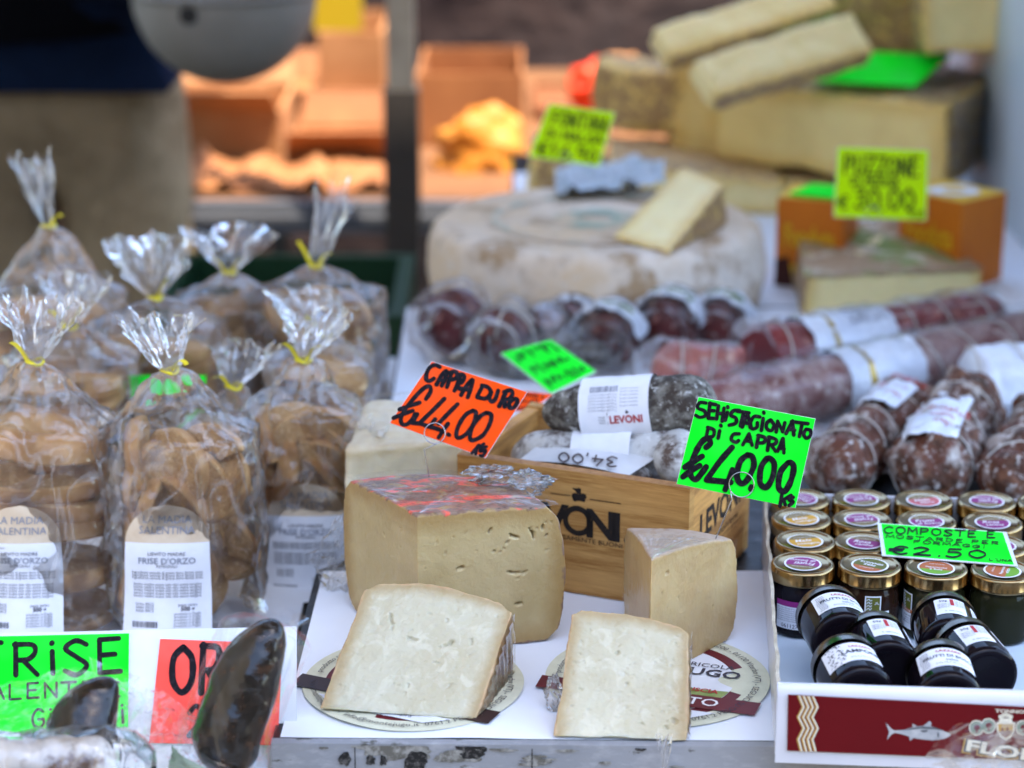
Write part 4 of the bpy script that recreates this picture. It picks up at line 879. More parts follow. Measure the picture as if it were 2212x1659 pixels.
for cx, cy in ((1830, 745), (1925, 730), (2205, 745)):
    fdisc(cx, cy, 60, 62, 3, .0002); fdisc(cx, cy, 52, 54, 6, .0003); fdisc(cx + 4, cy - 4, 26, 22, 7, .0004); fz2([(cx - 6, cy + 8), (cx + 10, cy + 8), (cx + 14, cy + 40), (cx - 8, cy + 40)], 7, .0004)
fz2([(1988, 700), (2140, 700), (2135, 770), (2110, 820), (2064, 845), (2020, 820), (1993, 770)], 3, .0005); fz2([(2002, 712), (2126, 712), (2122, 768), (2100, 806), (2064, 828), (2030, 806), (2008, 768)], 2, .0006)
fz2([(2010, 770), (2030, 770), (2030, 745), (2045, 745), (2045, 765), (2070, 765), (2070, 740), (2085, 740), (2085, 765), (2115, 765), (2098, 802), (2064, 822), (2032, 802)], 1, .0007)
fz2([(2020, 665), (2110, 668), (2120, 700), (2005, 698)], 3, .0005)
for i in range(5): fdisc(2022 + i * 21, 655 - 14 * math.sin(math.pi * i / 4), 17, 17, 3, .0006, 14)
fdisc(2066, 628, 9, 9, 3, .0006, 12)
def bt(s, u, v, uu, vv, size_px, m, l, bold=0, sx=1):
    x0_, z0_ = fxz(*zf([(u, v)])[0]); x1_, z1_ = fxz(*zf([(uu, vv)])[0]); ro = math.atan2(z1_ - z0_, x1_ - x0_)
    sz = size_px / 2.0406 / 1.8228 / FPX * 1.56 / .7
    mb.text(s, lambda a, b: fmp(a, b, l), sz, m, x0_, z0_, 'l', ro, bold, sx)
bt('TONNO', 1980, 620, 2170, 628, 28, 3, .0003, .03, 1.5)
bt('FLORIO', 1716, 930, 2000, 975, 104, 2, .0008, .10, 1.68); bt('FLORIO', 1724, 924, 2008, 969, 100, 5, .0009, .075, 1.72); bt('FLORIO', 1731, 920, 2014, 965, 96, 3, .0010, .03, 1.78)
bt('LAVORATO IN SICILIA', 1850, 975, 2100, 990, 22, 3, .0003, 0, 1.5)
mb.build('front_panel', ['box_white', 'box_red', 'ink_gold', 'ink_cream', 'fish_grey', 'fish_dark', 'pale_green', 'maroon'], bx, smooth=True, sharp=40)
mb = MB(); bplank(mb, .0, BW, BD - .003, BD, 0, .054); mb.build('back_panel', 'box_white', bx)
mb = MB()
def sidew(u, t): return bp(.0 + .0012 * noise.noise(Vector((u * 12, t * 3, 3))), .009 + (BD - .012) * u, t * (BH - .004 + .0012 * noise.noise(Vector((u * 60, 0, 9)))))
mb.grid(80, 6, sidew, 0); mb.grid(80, 6, lambda u, t: sidew(u, t) + bax * .0025, 0); mb.grid(80, 2, lambda u, t: sidew(u, 1) + bax * .0025 * t + V(0, 0, .0002), 1)
mb.build('side_panel', ['box_white', 'kraft'], bx)
mb = MB(); bplank(mb, BW - .003, BW, .009, BD - .003, 0, .054); mb.build('side_panel', 'box_white', bx)
mb = MB(); bplank(mb, .003, BW - .003, .009, BD - .003, .0016, .003); mb.build('bottom', 'box_floor', bx)
# jars
JR, JH = .0243, .0545
FLAV = {'frutti': ('st_purple', 'st_olive', ['Frutti', 'di bosco'], 'glass_dark', 'purple'), 'mele': ('st_yellow', 'st_olive', ['Mele', 'cotogne'], 'glass_amber', 'yellow'), 'rosa': ('st_purple', 'st_olive', ['Rosa', 'canina'], 'glass_dark', 'plum'),
        'melenere': ('st_pink', 'st_olive', ['Mele', 'Nere'], 'glass_dark', 'pink'), 'pere': ('st_moss', 'st_rust', ['PERE', 'SENAPATE'], 'glass_brown', 'moss green and rust'), 'peperoncini': ('st_green', 'st_rust', ['Peperoncini', 'e fichi'], 'glass_olive', 'green and rust')}
def lid_profile(): return [(.0205, JH - .0118), (.0241, JH - .0120), (.0247, JH - .0112), (.0247, JH - .0100), (.0243, JH - .0094), (.0243, JH - .0022), (.0238, JH - .0008), (.0226, JH), (.0212, JH - .0001), (.0204, JH - .0008), (.0196, JH - .0012), (.0001, JH - .0012)]
def body_profile(): return [(.0001, .0016), (.016, .0014), (.0195, 0), (.0222, .0008), (.0236, .0030), (.0238, .006), (.0236, .028), (.0234, .034), (.0218, .0385), (.0208, .0405), (.0208, .0445), (.0001, .0446)]
def add_label(mb, kind, a0):
    """paper label round the jar; a0 = angle of its middle; materials 0 white 1 band 2 ink 3 ink red 4 moss 5 rust"""
    rr = .0241
    def mp(x, z, l=0): a = a0 + x / rr; return V((rr + l) * math.cos(a), (rr + l) * math.sin(a), z)
    def quad(x0, x1, z0, z1, m, l):
        n = max(2, int(abs(x1 - x0) / .002)); mb.grid(n + 1, 2, lambda u, t: mp(x0 + (x1 - x0) * u, z0 + (z1 - z0) * t, l), m)
    if kind == 'tall':
        quad(-.013, .013, .008, .0245, 0, 0); quad(-.007, .0055, .022, .0375, 0, .0001); quad(-.006, .0045, .023, .0365, 4, .0002)
        for k in range(5): mb.stroke([(-.0055, .024 + k * .0025), (-.004, .0255 + k * .0025), (-.0030, .0240 + k * .0025), (-.0018, .0258 + k * .0022)], .0006, lambda x, z, l=0: mp(x, z, .0004 + l), 0, n=4)
        mb.stroke([(.0005, .031), (.002, .0318), (.0036, .031)], .0005, lambda x, z, l=0: mp(x, z, .0004 + l), 0, n=4); mb.stroke([(.001, .0325), (.0026, .0331)], .0004, lambda x, z, l=0: mp(x, z, .0004 + l), 0, n=3)
        quad(-.0105, .0075, .0215, .0245, 5, .0003); mb.text('preziose', lambda x, z: mp(x, z, .0005), .0036, 0, -.0015, .0222); mb.text('SALSA DOLCE E PICCANTE', lambda x, z: mp(x, z, .0004), .0019, 2, .0075, .0185)
        for k in range(3): mb.text('ingredienti pere senape zucchero', lambda x, z: mp(x, z, .0004), .0014, 2, .007, .0165 - k * .0018)
        mb.text('DELLA', lambda x, z: mp(x, z, .0004), .0042, 2, -.0075, .0125); mb.text('fiorello', lambda x, z: mp(x, z, .0004), .0028, 5, -.007, .0095)
    elif kind == 'wrap':
        quad(-.016, .016, .008, .030, 0, 0); quad(-.016, .016, .0265, .031, 1, .0002)
        for k in range(7): mb.text('Salsa dolce di frutti di bosco ingredienti zucchero', lambda x, z: mp(x, z, .0004), .0017, 2, 0, .0245 - k * .0017, sx=.9)
        mb.text('061127', lambda x, z: mp(x, z, .0004), .0046, 2, -.004, .0092); quad(.008, .014, .009, .0125, 4, .0003)
    elif kind == 'front':
        def top(x): return .0295 - 9 * x * x * .6
        quad(-.0215, .0215, .0125, .0385, 0, 0)
        rg = random.Random(3)
        for i in range(10):
            for j in range(5):
                x = -.0188 + j * .0013 + .0006 * math.sin(i); z = .0145 + i * .0022; mb.poly([mp(x, z, .0003), mp(x + .0008, z, .0003), mp(x + .0008, z + .0008, .0003), mp(x, z + .0008, .0003)], 2)
        mb.text('LAZZARIS', lambda x, z: mp(x, z, .0004), .0042, 3, .003, .0325, bold=.025); mb.text('FRUTTI DI BOSCO', lambda x, z: mp(x, z, .0004), .0056, 2, .0030, .0250, bold=.02, sx=.86); mb.text('salsa', lambda x, z: mp(x, z, .0004), .0052, 2, .0035, .0195); mb.text('DOLCE E PICCANTE', lambda x, z: mp(x, z, .0004), .0026, 2, .0035, .0155)
    elif kind == 'lamp':
        quad(-.0215, .0215, .0125, .0385, 0, 0); rg = random.Random(8)
        for i in range(60):
            x, z = rg.uniform(-.0190, -.005), rg.uniform(.0140, .0375); s = rg.uniform(.0004, .0010); mb.poly([mp(x + s * math.cos(a), z + s * math.sin(a) * rg.uniform(.6, 1), .0003) for a in (0, 1, 2, 3, 4, 5)], 2)
        mb.text('LAZZARIS', lambda x, z: mp(x, z, .0004), .0038, 3, .008, .0315, bold=.02); mb.text('LAMPONI', lambda x, z: mp(x, z, .0004), .0066, 2, .0065, .0235, bold=.02); mb.text('DOLCE E PICCANTE', lambda x, z: mp(x, z, .0004), .0019, 2, .0065, .0165)
    elif kind == 'back':
        quad(-.015, .008, .0125, .0385, 0, 0); quad(-.0035, -.0008, .026, .037, 3, .0003); mb.text('50g', lambda x, z: mp(x, z, .0004), .0042, 2, -.0085, .0325, bold=.01)
        for k in range(8): mb.text('salsa di frutti', lambda x, z: mp(x, z, .0004), .0016, 2, .0038, .0355 - k * .0015)
        for k in range(5): mb.text('ingredienti ecc', lambda x, z: mp(x, z, .0004), .0016, 2, -.0085, .0285 - k * .0016)
        mb.text('IL SERVIZIO', lambda x, z: mp(x, z, .0004), .0026, 2, -.002, .0155)
        quad(.014, .024, .0125, .0385, 0, 0)
        for i in range(10):
            for j in range(5):
                x = .0148 + j * .0013 + .0006 * math.sin(i); z = .0145 + i * .0022; mb.poly([mp(x, z, .0003), mp(x + .0008, z, .0003), mp(x + .0008, z + .0008, .0003), mp(x, z + .0008, .0003)], 2)
LABM = ['label_white', 'st_purple', 'print_dark', 'print_red', 'st_moss', 'st_rust']
def make_jar(flav, lab, rot=0, la=-math.pi / 2, name='jam_jar', lidm='lid_gold', short=False):
    c1, c2, words, gl, _ = FLAV[flav]
    t = thing(name, 'jar', 'jar', (0, 0, 0), 'small jam jars in the carton tray')
    m = MB(); m.lathe(body_profile() if not short else [(.0001, .0016), (.016, .0014), (.0195, 0), (.0222, .0008), (.0236, .0030), (.0238, .006), (.0238, .036), (.0234, .041), (.0222, .0445), (.0212, .046), (.0001, .0462)], n=56); gb = m.build('glass_body', gl, t, smooth=True, sharp=50)
    m = MB(); m.lathe(lid_profile() if not short else [(.0208, JH - .0088), (.0243, JH - .0088)] + lid_profile()[2:3] + [(.0247, JH - .0070)] + lid_profile()[5:], n=64)
    l = m.build('lid', [lidm], t, smooth=True, sharp=60)
    if flav:
        st = MB(); zt = JH - .0010
        def mp(x, y, l=0): c, s = math.cos(rot), math.sin(rot); return V(x * c - y * s, x * s + y * c, zt + l)
        rs = .0143
        st.poly([mp(rs * math.cos(2 * math.pi * i / 48), rs * math.sin(2 * math.pi * i / 48)) for i in range(48)], 2)
        r2 = .0128; sp = .33 if flav != 'peperoncini' else -.3
        a0 = math.asin(sp); top = [(r2 * math.cos(a0 + (math.pi - 2 * a0) * i / 30), r2 * math.sin(a0 + (math.pi - 2 * a0) * i / 30)) for i in range(31)]
        bot = [(r2 * math.cos(math.pi - a0 + (math.pi + 2 * a0) * i / 30), r2 * math.sin(math.pi - a0 + (math.pi + 2 * a0) * i / 30)) for i in range(31)]
        st.poly([mp(x, y, .0002) for x, y in bot], 0); st.poly([mp(x, y, .0002) for x, y in top], 1)
        if flav in ('pere', 'peperoncini'):
            st.text(words[0], lambda x, y: mp(x, y, .0004), .0046 if flav == 'pere' else .0034, 2, 0, -.001, bold=.02); st.text(words[1], lambda x, y: mp(x, y, .0004), .0040, 2, 0, -.0052, bold=.02); st.text('AGRODOLCE', lambda x, y: mp(x, y, .0004), .0019, 2, 0, .0062)
        else:
            st.text(words[0], lambda x, y: mp(x + y * .25, y, .0004), .0078, 2, -.0015, -.0022, bold=.012, sx=.9); st.text(words[1], lambda x, y: mp(x + y * .25, y, .0004), .0058, 2, .0022, -.0075, bold=.012); st.text('LE CONFETTURE', lambda x, y: mp(x, y, .0004), .0020, 2, 0, .0062)
        st.build('lid_sticker', [c1, c2, 'white_ink'], l)
    if lab:
        b = MB(); add_label(b, lab, la); b.build('paper_label', LABM, gb)
    return t
def jpos(u, v, z=JH): p = onz(u, v, z); return p
rows = [[(1734, 1223, 'frutti', 'wrap', 2.9, 'front left corner jar with purple lid sticker and a number on its label'), (1879, 1226, 'pere', 'tall', 2.6, 'front row jar with moss green and rust lid sticker and a face label'), (2022, 1232, 'peperoncini', 'tall', -.25, 'front row jar with green and rust lid sticker under the green card'), (2165, 1238, 'peperoncini', 'side', 1.2, 'front right jar with green and rust sticker and bare dark glass')],
        [(1739, 1174, 'mele', None, .2, 'second row jar with yellow sticker directly behind the number labelled jar'), (1867, 1177, 'rosa', None, -.3, 'second row jar with plum sticker left of the green card'), (2010, 1180, 'frutti', None, .2, 'second row jar hidden under the left half of the green card'), (2155, 1184, 'rosa', None, .5, 'second row jar peeping out beyond the right end of the green card')],
        [(1731, 1126, 'mele', None, .35, 'third row jar with tilted yellow sticker by the kraft carton edge'), (1862, 1128, 'frutti', None, 3.3, 'third row jar with purple sticker upside down left of the green card'), (2001, 1131, 'frutti', None, .1, 'third row jar with upright purple sticker just above the green card'), (2144, 1134, 'rosa', None, .0, 'third row jar with plum Rosa canina sticker above the card')],
        [(1729, 1083, 'frutti', None, 2.4, 'back row jar partly covered by the corner of the green price sign'), (1860, 1084, 'frutti', None, 3.4, 'back row jar with upside down purple sticker second from the left'), (1995, 1086, 'melenere', None, .25, 'back row jar with the pink sticker'), (2131, 1088, 'frutti', None, 3.0, 'back row jar with purple sticker second from right'), (2260, 1092, 'frutti', None, 1.0, 'back row jar cut off at the right end of the row')]]
protos = {}
for ri, row in enumerate(rows):
    for (u, v, fl, lab, ro, lb) in row:
        k = (fl, lab)
        if k not in protos: protos[k] = o = make_jar(fl, None if lab == 'side' else lab, 0, {'wrap': -1.9, 'tall': -1.55 if fl == 'pere' else -2.75}.get(lab, -1.2) - 0)
        else: o = copy_tree(protos[k])
        p = jpos(u, v); o.location = (p.x, p.y, .0031)
        o['label'] = lb; o.rotation_euler = (0, 0, 0)
        for ch in o.children:
            for st_ in ch.children:
                if st_.name.startswith('lid_sticker'): st_.rotation_euler = (0, 0, ro)
# leaning jars at the front: the axis points away and up, bottoms towards the buyer
tl = [((1808, 1364), 'front', .14, 1, -6, 'tipped jar with berry label lying against the number labelled jar', .052, 1.540), ((2047, 1378), 'back', .2, 1, 4, 'tipped jar with a small red square on its label behind two others', .048, 1.535),
      ((1905, 1424), 'back', .25, 2, -4, 'tipped jar between four others in the middle of the tipped heap', .038, 1.495), ((2108, 1438), 'back', .1, 2, -10, 'rightmost tipped jar leaning outward near the carton rim', .038, 1.488), ((1846, 1478), 'lamp', -.12, 3, -6, 'tipped jar with spotted dark label at the front left of the heap', .026, 1.452), ((2041, 1490), 'front', .0, 3, 2, 'tipped jar reading FRUTTI DI BOSCO at the front rim', .026, 1.445)]
for (uv, lab, tw, el, yaw, lb, z, y) in tl:
    k = ('t', lab)
    if k not in protos: protos[k] = o = make_jar('frutti', lab, 0, -math.pi / 2, lidm='lid_bronze', short=True)
    else: o = copy_tree(protos[k])
    o['label'] = lb; o['group'] = 'tipped jars at the front of the tray'
    c = ony(*uv, y)   # picture centre of the visible bottom half
    d = V(math.sin(R(yaw)) * math.cos(R(el)), math.cos(R(yaw)) * math.cos(R(el)), math.sin(R(el)))
    up = V(0, 0, 1); xx = d.cross(up).normalized(); yy = d.cross(xx)    # yy points down
    # label (at local -y) must face up: local -y -> up-ish
    Rm = Matrix((xx, yy, d)).transposed() @ Matrix.Rotation(tw, 3, 'Z')
    M = Rm.to_4x4(); M.translation = c - d * .022; o.matrix_world = M
# ------------------------------------------------------------------ loose salami behind
def filmtube(mb, cen, d, r, t0, t1, seed, amp=.07, n=60, k=50, m=0, flare=0):
    up = V(0, 0, 1); up = (up - d * up.dot(d)).normalized(); sd = d.cross(up)
    def fn(u, t):
        a = 2 * math.pi * u; tt = t0 + (t1 - t0) * t; e = min(t, 1 - t); pin = 1 if e > .12 else .35 + .65 * (e / .12) ** .6
        if flare and e < .05: pin = .35 + flare * (1 - e / .05)
        q = r * 1.08 * pin; c = cen(min(1, max(0, tt))) + d * ((tt - min(1, max(0, tt))) * .25)
        p = c + (up * math.cos(a) + sd * math.sin(a)) * q
        nn = r * amp * .7 * (noise.fractal(p * 30 + Vector((seed, 0, 0)), .9, 2.1, 2) + .9 * (1 - 2.2 * abs(noise.noise(p * 38 + Vector((0, seed, 0))))))
        q = p + (up * math.cos(a) + sd * math.sin(a)) * nn
        q.z = max(q.z, .0025); return q
    mb.grid(n, k, fn, m, wrap=True)
def twine(s, cen, rad, d, ts, seed=0, tilt=.25, r=.0011, m=0):
    up = V(0, 0, 1); up = (up - d * up.dot(d)).normalized(); sd = d.cross(up)
    for i, t in enumerate(ts):
        pts = []
        for j in range(28):
            a = 2 * math.pi * j / 28; t2 = min(.99, max(.01, t + tilt * .06 * math.cos(a + seed + i)))
            pts.append(cen(t2) + (up * math.cos(a) + sd * math.sin(a)) * (rad(t2) * 1.03 + .0006))
        mb = MB(); mb.tube(pts, r, 6, m, closed=True); mb.build('string', 'twine', s, smooth=True)
# big cut salami
p0, p1 = onz(1640, 775, .036), onz(2165, 685, .034)
s = thing('salami', 'long red salami with a cut face, white paper label and string rings', 'salami', (p0 + p1) / 2)
m = MB(); cen, rad, x, y, d = sausage(m, p0, p1, .0345, 0, 48, 90, .2, 1.2, .07, -.004, 2, flat0=True, prof=lambda t: 1.02 - .12 * t); m.build('casing', 'salami_red', s, smooth=True, sharp=50)
c = MB(); nrm = -d; xx, yy = basis(nrm); pts = [p0 - d * .0009 + (xx * math.cos(a) + yy * math.sin(a)) * .0335 for a in [2 * math.pi * i / 40 for i in range(40)]]; c.poly(pts); c.build('cut_face', 'salami_cut', s)
b = MB(); mp = band(b, cen, d, lambda t: rad(t) * 1.05, .14, .47, R(-140), R(120), V(0, -.4, 1), 0, lift=.0012, wav=.003)
b2 = MB()
for i in range(24):
    pass
for k in range(9): b.text('SALAME MILANO', lambda X, Y: mp(-.6 - Y * 30, .40 + X, .0006), .02, 2, -.10, k * .008 - .03, 'l') if k % 2 == 0 else None
b.grid(20, 2, lambda u, t: mp(R(-100 + 170 * u), .215 + .02 * t, .0005), 1)
b.build('paper_band', ['paper_wrap', 'gold_foil', 'print_grey'], s, smooth=True)
twine(s, cen, rad, d, [.06, .56, .70, .86], 1)
for sgn in (-.5, .6): w = MB(); w.tube([cen(t) + (V(0, -math.sin(sgn), math.cos(sgn))) * rad(t) * 1.03 for t in [.5 + .45 * i / 14 for i in range(15)]], .0009, 6); w.build('string', 'twine', s, smooth=True)
w = MB(); filmtube(w, cen, d, .036, -.03, 1.02, 3, .13, flare=.8); w.build('plastic_wrap', 'film_soft', s, smooth=True)
# second long salami
p0, p1 = onz(1470, 905, .032), onz(2290, 722, .032)
s = thing('salami', 'long whitish red salami with blue white band lying in front of the cut one', 'salami', (p0 + p1) / 2)
m = MB(); cen, rad, x, y, d = sausage(m, p0, p1, .0305, 0, 48, 110, 1, 1, .07, .004, 7); m.build('casing', 'salami_mix', s, smooth=True)
b = MB(); mp = band(b, cen, d, lambda t: rad(t) * 1.04, .375, .57, R(-140), R(120), V(0, -.4, 1), 0, lift=.0012, wav=.003, seed=4)
b.grid(20, 2, lambda u, t: mp(R(-100 + 170 * u), .425 + .013 * t, .0005), 1); b.build('paper_band', ['paper_wrap', 'gold_foil'], s, smooth=True)
twine(s, cen, rad, d, [.62, .70, .79, .9], 3, tilt=.5)
w = MB(); filmtube(w, cen, d, .032, .05, 1.0, 13, .13); w.build('plastic_wrap', 'film_soft', s, smooth=True)
# short cut piece
p0, p1 = onz(1405, 800, .032), onz(1612, 812, .030)
s = thing('salami', 'short pink marbled salami piece wrapped in clear film left of the cut salami', 'salami', (p0 + p1) / 2)
m = MB(); cen, rad, x, y, d = sausage(m, p0, p1, .030, 0, 44, 60, .8, .22, .08, 0, 17); m.build('casing', 'fat_pink', s, smooth=True)
w = MB(); filmtube(w, cen, d, .031, -.10, 1.02, 23, .15, flare=.7); twine(s, cen, rad, d, [.3, .62], 5, tilt=.8); w.build('plastic_wrap', 'film_soft', s, smooth=True)
# paper wrapped roll at the right edge
p0, p1 = onz(2085, 830, .036), onz(2420, 800, .036)
s = thing('wrapped_salami', 'thick salami rolled in white printed paper at the right edge', 'salami', (p0 + p1) / 2)
m = MB(); cen, rad, x, y, d = sausage(m, p0, p1, .037, 0, 44, 60, .4, .4, .10, 0, 27, lumps=0)
m.build('paper_roll', 'paper_wrap', s, smooth=True)
twine(s, cen, rad, d, [.06, .32], 2, tilt=.6)
# three dried salami behind the jars
DS = [((1815, 1015), (1975, 868), .0285, 'first dried brown salami with white chalky folds, left behind the jars', 'dried', [(.58, .82)], 31, .028),
      ((2015, 1020), (2105, 862), .033, 'thick dried brown salami with long white paper tag, middle behind the jars', 'dried', [(.10, .62)], 37, .032), ((2190, 1040), (2260, 905), .031, 'dark dried salami cut off at the right edge behind the jars', 'dried', [], 43, .030)]
for (a, b_, r, lb, mt, tags, sd_, z) in DS:
    p0, p1 = onz(*a, z), onz(*b_, z); L = (p1 - p0).length
    s = thing('dried_salami', lb, 'salami', (p0 + p1) / 2, 'dried salami behind the jam jars')
    m = MB(); cen, rad, x, y, d = sausage(m, p0 - (p1 - p0) * .12, p1, r, 0, 64, 140, 1.0, 1.0, .26, .006 if sd_ < 40 else -.004, sd_, lumps=5 if sd_ != 37 else 6, prof=lambda t: 1.0 + .08 * math.sin(9 * t + sd_)); m.build('casing', mt, s, smooth=True)
    if tags:
        b = MB()
        for (t0, t1) in tags:
            mp = band(b, cen, d, lambda t: rad(t) * 1.07, t0, t1, R(-42), R(36), V(-.15, -.25, 1), 0, lift=.002, wav=.004, seed=sd_, nt=30)
            b.text('Salametto', lambda X, Y: mp(-X * 30, t0 + .26 + Y * 6, .0008), .0125, 1, 0, 0, sx=1.0); b.text('stagionato', lambda X, Y: mp(-X * 30, t0 + .18 + Y * 6, .0008), .007, 1, 0, 0); b.text('cipro', lambda X, Y: mp(-X * 30, t0 + .10 + Y * 6, .0008), .008, 1, -.008, 0)
        b.build('paper_tag', ['paper_wrap', 'print_red'], s, smooth=True)
    twine(s, cen, rad, d, [.14, .34, .55, .8], sd_, tilt=.8, r=.0008)
# loose crumpled wrapping around them
w = MB()
def crump_sheet(mb, c, sx, sy, seed, amp, n=60, m=0):
    c = Vector(c)
    def fn(u, t):
        x, y = (u - .5) * sx, (t - .5) * sy; p = Vector((x * 18 + seed, y * 18, seed * .7))
        h = amp * (.6 + noise.fractal(p, .9, 2.1, 3) + .9 * (.4 - abs(noise.noise(p * .8 + Vector((4, 1, 0))))))
        return c + V(x, y, max(.002, h))
    mb.grid(n, n, fn, m)
q = onz(1900, 980, .0); crump_sheet(w, q + V(0, .04, .002), .16, .22, 5, .012, 70); tag(w.build('wrapping_sheet', 'film_dull', loc=q, smooth=True), 'crumpled clear wrapping under the dried salami behind the jars', 'plastic sheet')
w = MB(); q = onz(2190, 880, .0); crump_sheet(w, q + V(.02, .03, .002), .14, .20, 9, .022, 80); tag(w.build('wrapping_paper', 'paper_wrap', loc=q, smooth=True), 'rumpled bluish white wrapping paper heaped at the right edge under the paper roll', 'wrapping paper')
# row of film wrapped salami ends in front of the wheel
SR = [((965, 715), (1020, 640), .041, 'fat dark red salami in clear film at the left end of the back row', 'salami_red', 'film_soft', None, 2), ((1070, 745), (1135, 665), .036, 'dark red string tied salami second from left in the back row', 'salami_red', 'film_soft', 's', 3),
      ((1150, 740), (1215, 655), .030, 'thin reddish salami in a pointed clear bag in the back row', 'salami_mix', 'film_bag', None, 4), ((1228, 715), (1262, 660), .030, 'small salami with black spotted label behind the pointed clear bag', 'salami_mix', 'film_soft', 'w', 5), ((1300, 742), (1352, 672), .034, 'dark red salami under a white folded label facing the buyer', 'salami_red', 'film_soft', 'w', 6),
      ((1432, 715), (1478, 660), .035, 'salami in white and green paper in front of the big wheel', 'salami_red', 'film_soft', 'w', 7), ((1545, 715), (1585, 662), .032, 'salami in white and green paper nearest the orange cartons', 'salami_red', 'film_soft', 'w', 8), ((1370, 712), (1400, 660), .028, 'small brown salami between two paper labelled ones', 'dried', 'film_soft', None, 9)]
for (a, b_, r, lb, mt, fl, ex, sd_) in SR:
    p0 = onz(*a, r); p1 = onz(a[0] + (b_[0] - a[0]) * .6, a[1] - 28, r)
    s = thing('salami', lb, 'salami', (p0 + p1) / 2, 'wrapped salami in the back row')
    m = MB(); cen, rad, x, y, d = sausage(m, p0, p1, r, 0, 40, 50, .8, .8, .08, 0, sd_); m.build('casing', 'salami_dark' if mt == 'salami_red' else mt, s, smooth=True)
    if ex == 's': twine(s, cen, rad, d, [.12, .4, .7], sd_, r=.0016); w = MB(); w.tube([cen(t) + V(0, -.35, .94) * rad(t) * 1.03 for t in [.02 + .9 * i / 12 for i in range(13)]], .0016, 6); w.build('string', 'twine', s, smooth=True)
    if ex == 'w':
        b = MB(); mp = band(b, cen, d, lambda t: r * 1.05, .10, .80, R(-80), R(80), V(0, -.1, 1), 0, lift=.003, wav=.006, seed=sd_, nt=20)
        b.grid(10, 4, lambda u, t: mp(R(-35 + 75 * u), .3 + .3 * t, .001), 1); b.build('paper_band', ['paper_wrap', 'field_green' if sd_ > 5 else 'print_dark'], s, smooth=True)
    w = MB(); filmtube(w, cen, d, r * .99, -.06, 1.04, sd_, .16, flare=.4); w.build('plastic_wrap', fl, s, smooth=True)
# vacuum packs under the green card
p = onz(1120, 830, 0); s = thing('salami', 'vacuum packed dark salami lying under the flat green card', 'salami', p + V(.03, .03, .03))
m = MB(); sausage(m, p + V(-.02, .02, .017), p + V(.10, .04, .02), .016, 0, 40, 40, 1, 1, .1, 0, 77); m.build('casing', 'mould', s, smooth=True)
w = MB(); wrp = wrapshell(p.x + .04, p.y + .03, .07, .028, .002, .042, 17, .004); w.grid(70, 40, wrp, 0, wrap=True); w.build('plastic_wrap', 'film_bag', s, smooth=True)
# ------------------------------------------------------------------ big cheese wheel
wc_ = V(.098, 2.585, .0022); WR, WH = .195, .1
wh = thing('whole_cheese', 'huge whole cheese wheel with pale dusty rind and faint green stamp', 'cheese', wc_)
m = MB(); prof = [(.001, 0), (.16, 0), (.182, .003), (.191, .010)] + [(.191 + .007 * math.sin(math.pi * t), .010 + .078 * t) for t in [i / 14 for i in range(1, 14)]] + [(.190, .091), (.182, .0975), (.170, .0995)] + [(r, .1 - .0015 * math.sin(r * 60)) for r in (.155, .14, .12, .10, .08, .06, .04, .02, .001)]
m.lathe(prof, Matrix.Translation(wc_), 128, 0, rfn=lambda r, z, a: r + (.0022 * noise.fractal(Vector((math.cos(a) * 3, math.sin(a) * 3, z * 30)), .9, 2, 4) if r > .1 else 0)); m.build('rind', 'wheel_rind', wh, smooth=True)
st = MB()
def wring(r0, r1, a0=0, a1=2 * math.pi, n=60):
    st.grid(n, 4, lambda u, t: wc_ + V((r0 + (r1 - r0) * t) * math.cos(a0 + (a1 - a0) * u), (r0 + (r1 - r0) * t) * math.sin(a0 + (a1 - a0) * u), .1006 + .0005 * 0), 0)
wring(.112, .122); wring(.066, .090, 2.4, 6.3); wring(.02, .05)
st.build('ink_stamp', 'stamp', wh, smooth=True)
t = MB()
def torn(u, v_):
    a = ony(1195, 385, 2.66); p = onz(1200 + 235 * u, 440 - 75 * v_ - 18 * u, .103); p.z = .1035 + .014 * max(0, noise.fractal(Vector((u * 5, v_ * 3, 2)), .9, 2, 3) + .25) + .012 * (1 - min(1, v_ * 4)); return p
t.grid(40, 20, torn, 0)
for i in range(3): t.text('FORMAGGIO DI MONTAGNA', lambda X, Y: torn(.3 + X, .45 + .14 * i + Y) + V(0, 0, .003), .06, 1, .25, 0)
tag(t.build('torn_paper', ['torn_paper', 'print_grey'], loc=wc_ + V(0, .1, .1), smooth=True), 'torn bluish paper lying crumpled on top of the big cheese wheel', 'paper')
def cheese_on_wheel():
    tz = .100
    a, b, c, d = onz(1319, 509, .108), onz(1446, 545, .106), onz(1565, 396, .150), onz(1475, 356, .152)
    lo = [V(a.x, a.y, tz + .002), V(b.x, b.y, tz + .002), V(c.x + .006, c.y - .002, tz + .002), V(d.x, d.y, tz + .002)]
    slab('cheese_slice', 'yellow_pale', lo, [a, b, c, d], .0025, 4, (2, 3, 4, 5), 71, .001, None, 'pale yellow cheese wedge with brown crust lying on the big wheel', 'cheese')
cheese_on_wheel()
Y1 = [(1187, 224), (1328, 244), (1294, 359), (1143, 338)]
def dy1(mb, mp): hand(mb, 'FONTINA', (1190, 268), (1312, 286), 30, 5, mp, seed=7); hand(mb, 'DI MALGA', (1180, 296), (1300, 312), 17, 4, mp, seed=8); hand(mb, '€16.90', (1160, 333), (1288, 350), 26, 5, mp, seed=9)
yp = ony(1220, 345, 2.64)
price_sign('yellow green tilted price sign standing on the big cheese wheel', Y1, yp, V(.05, -1, .15), ['neon_yellow', 'marker'], dy1, ring=((1222, 342), 12), rod=[V(yp.x - .002, 2.65, .100)], rim=.001)
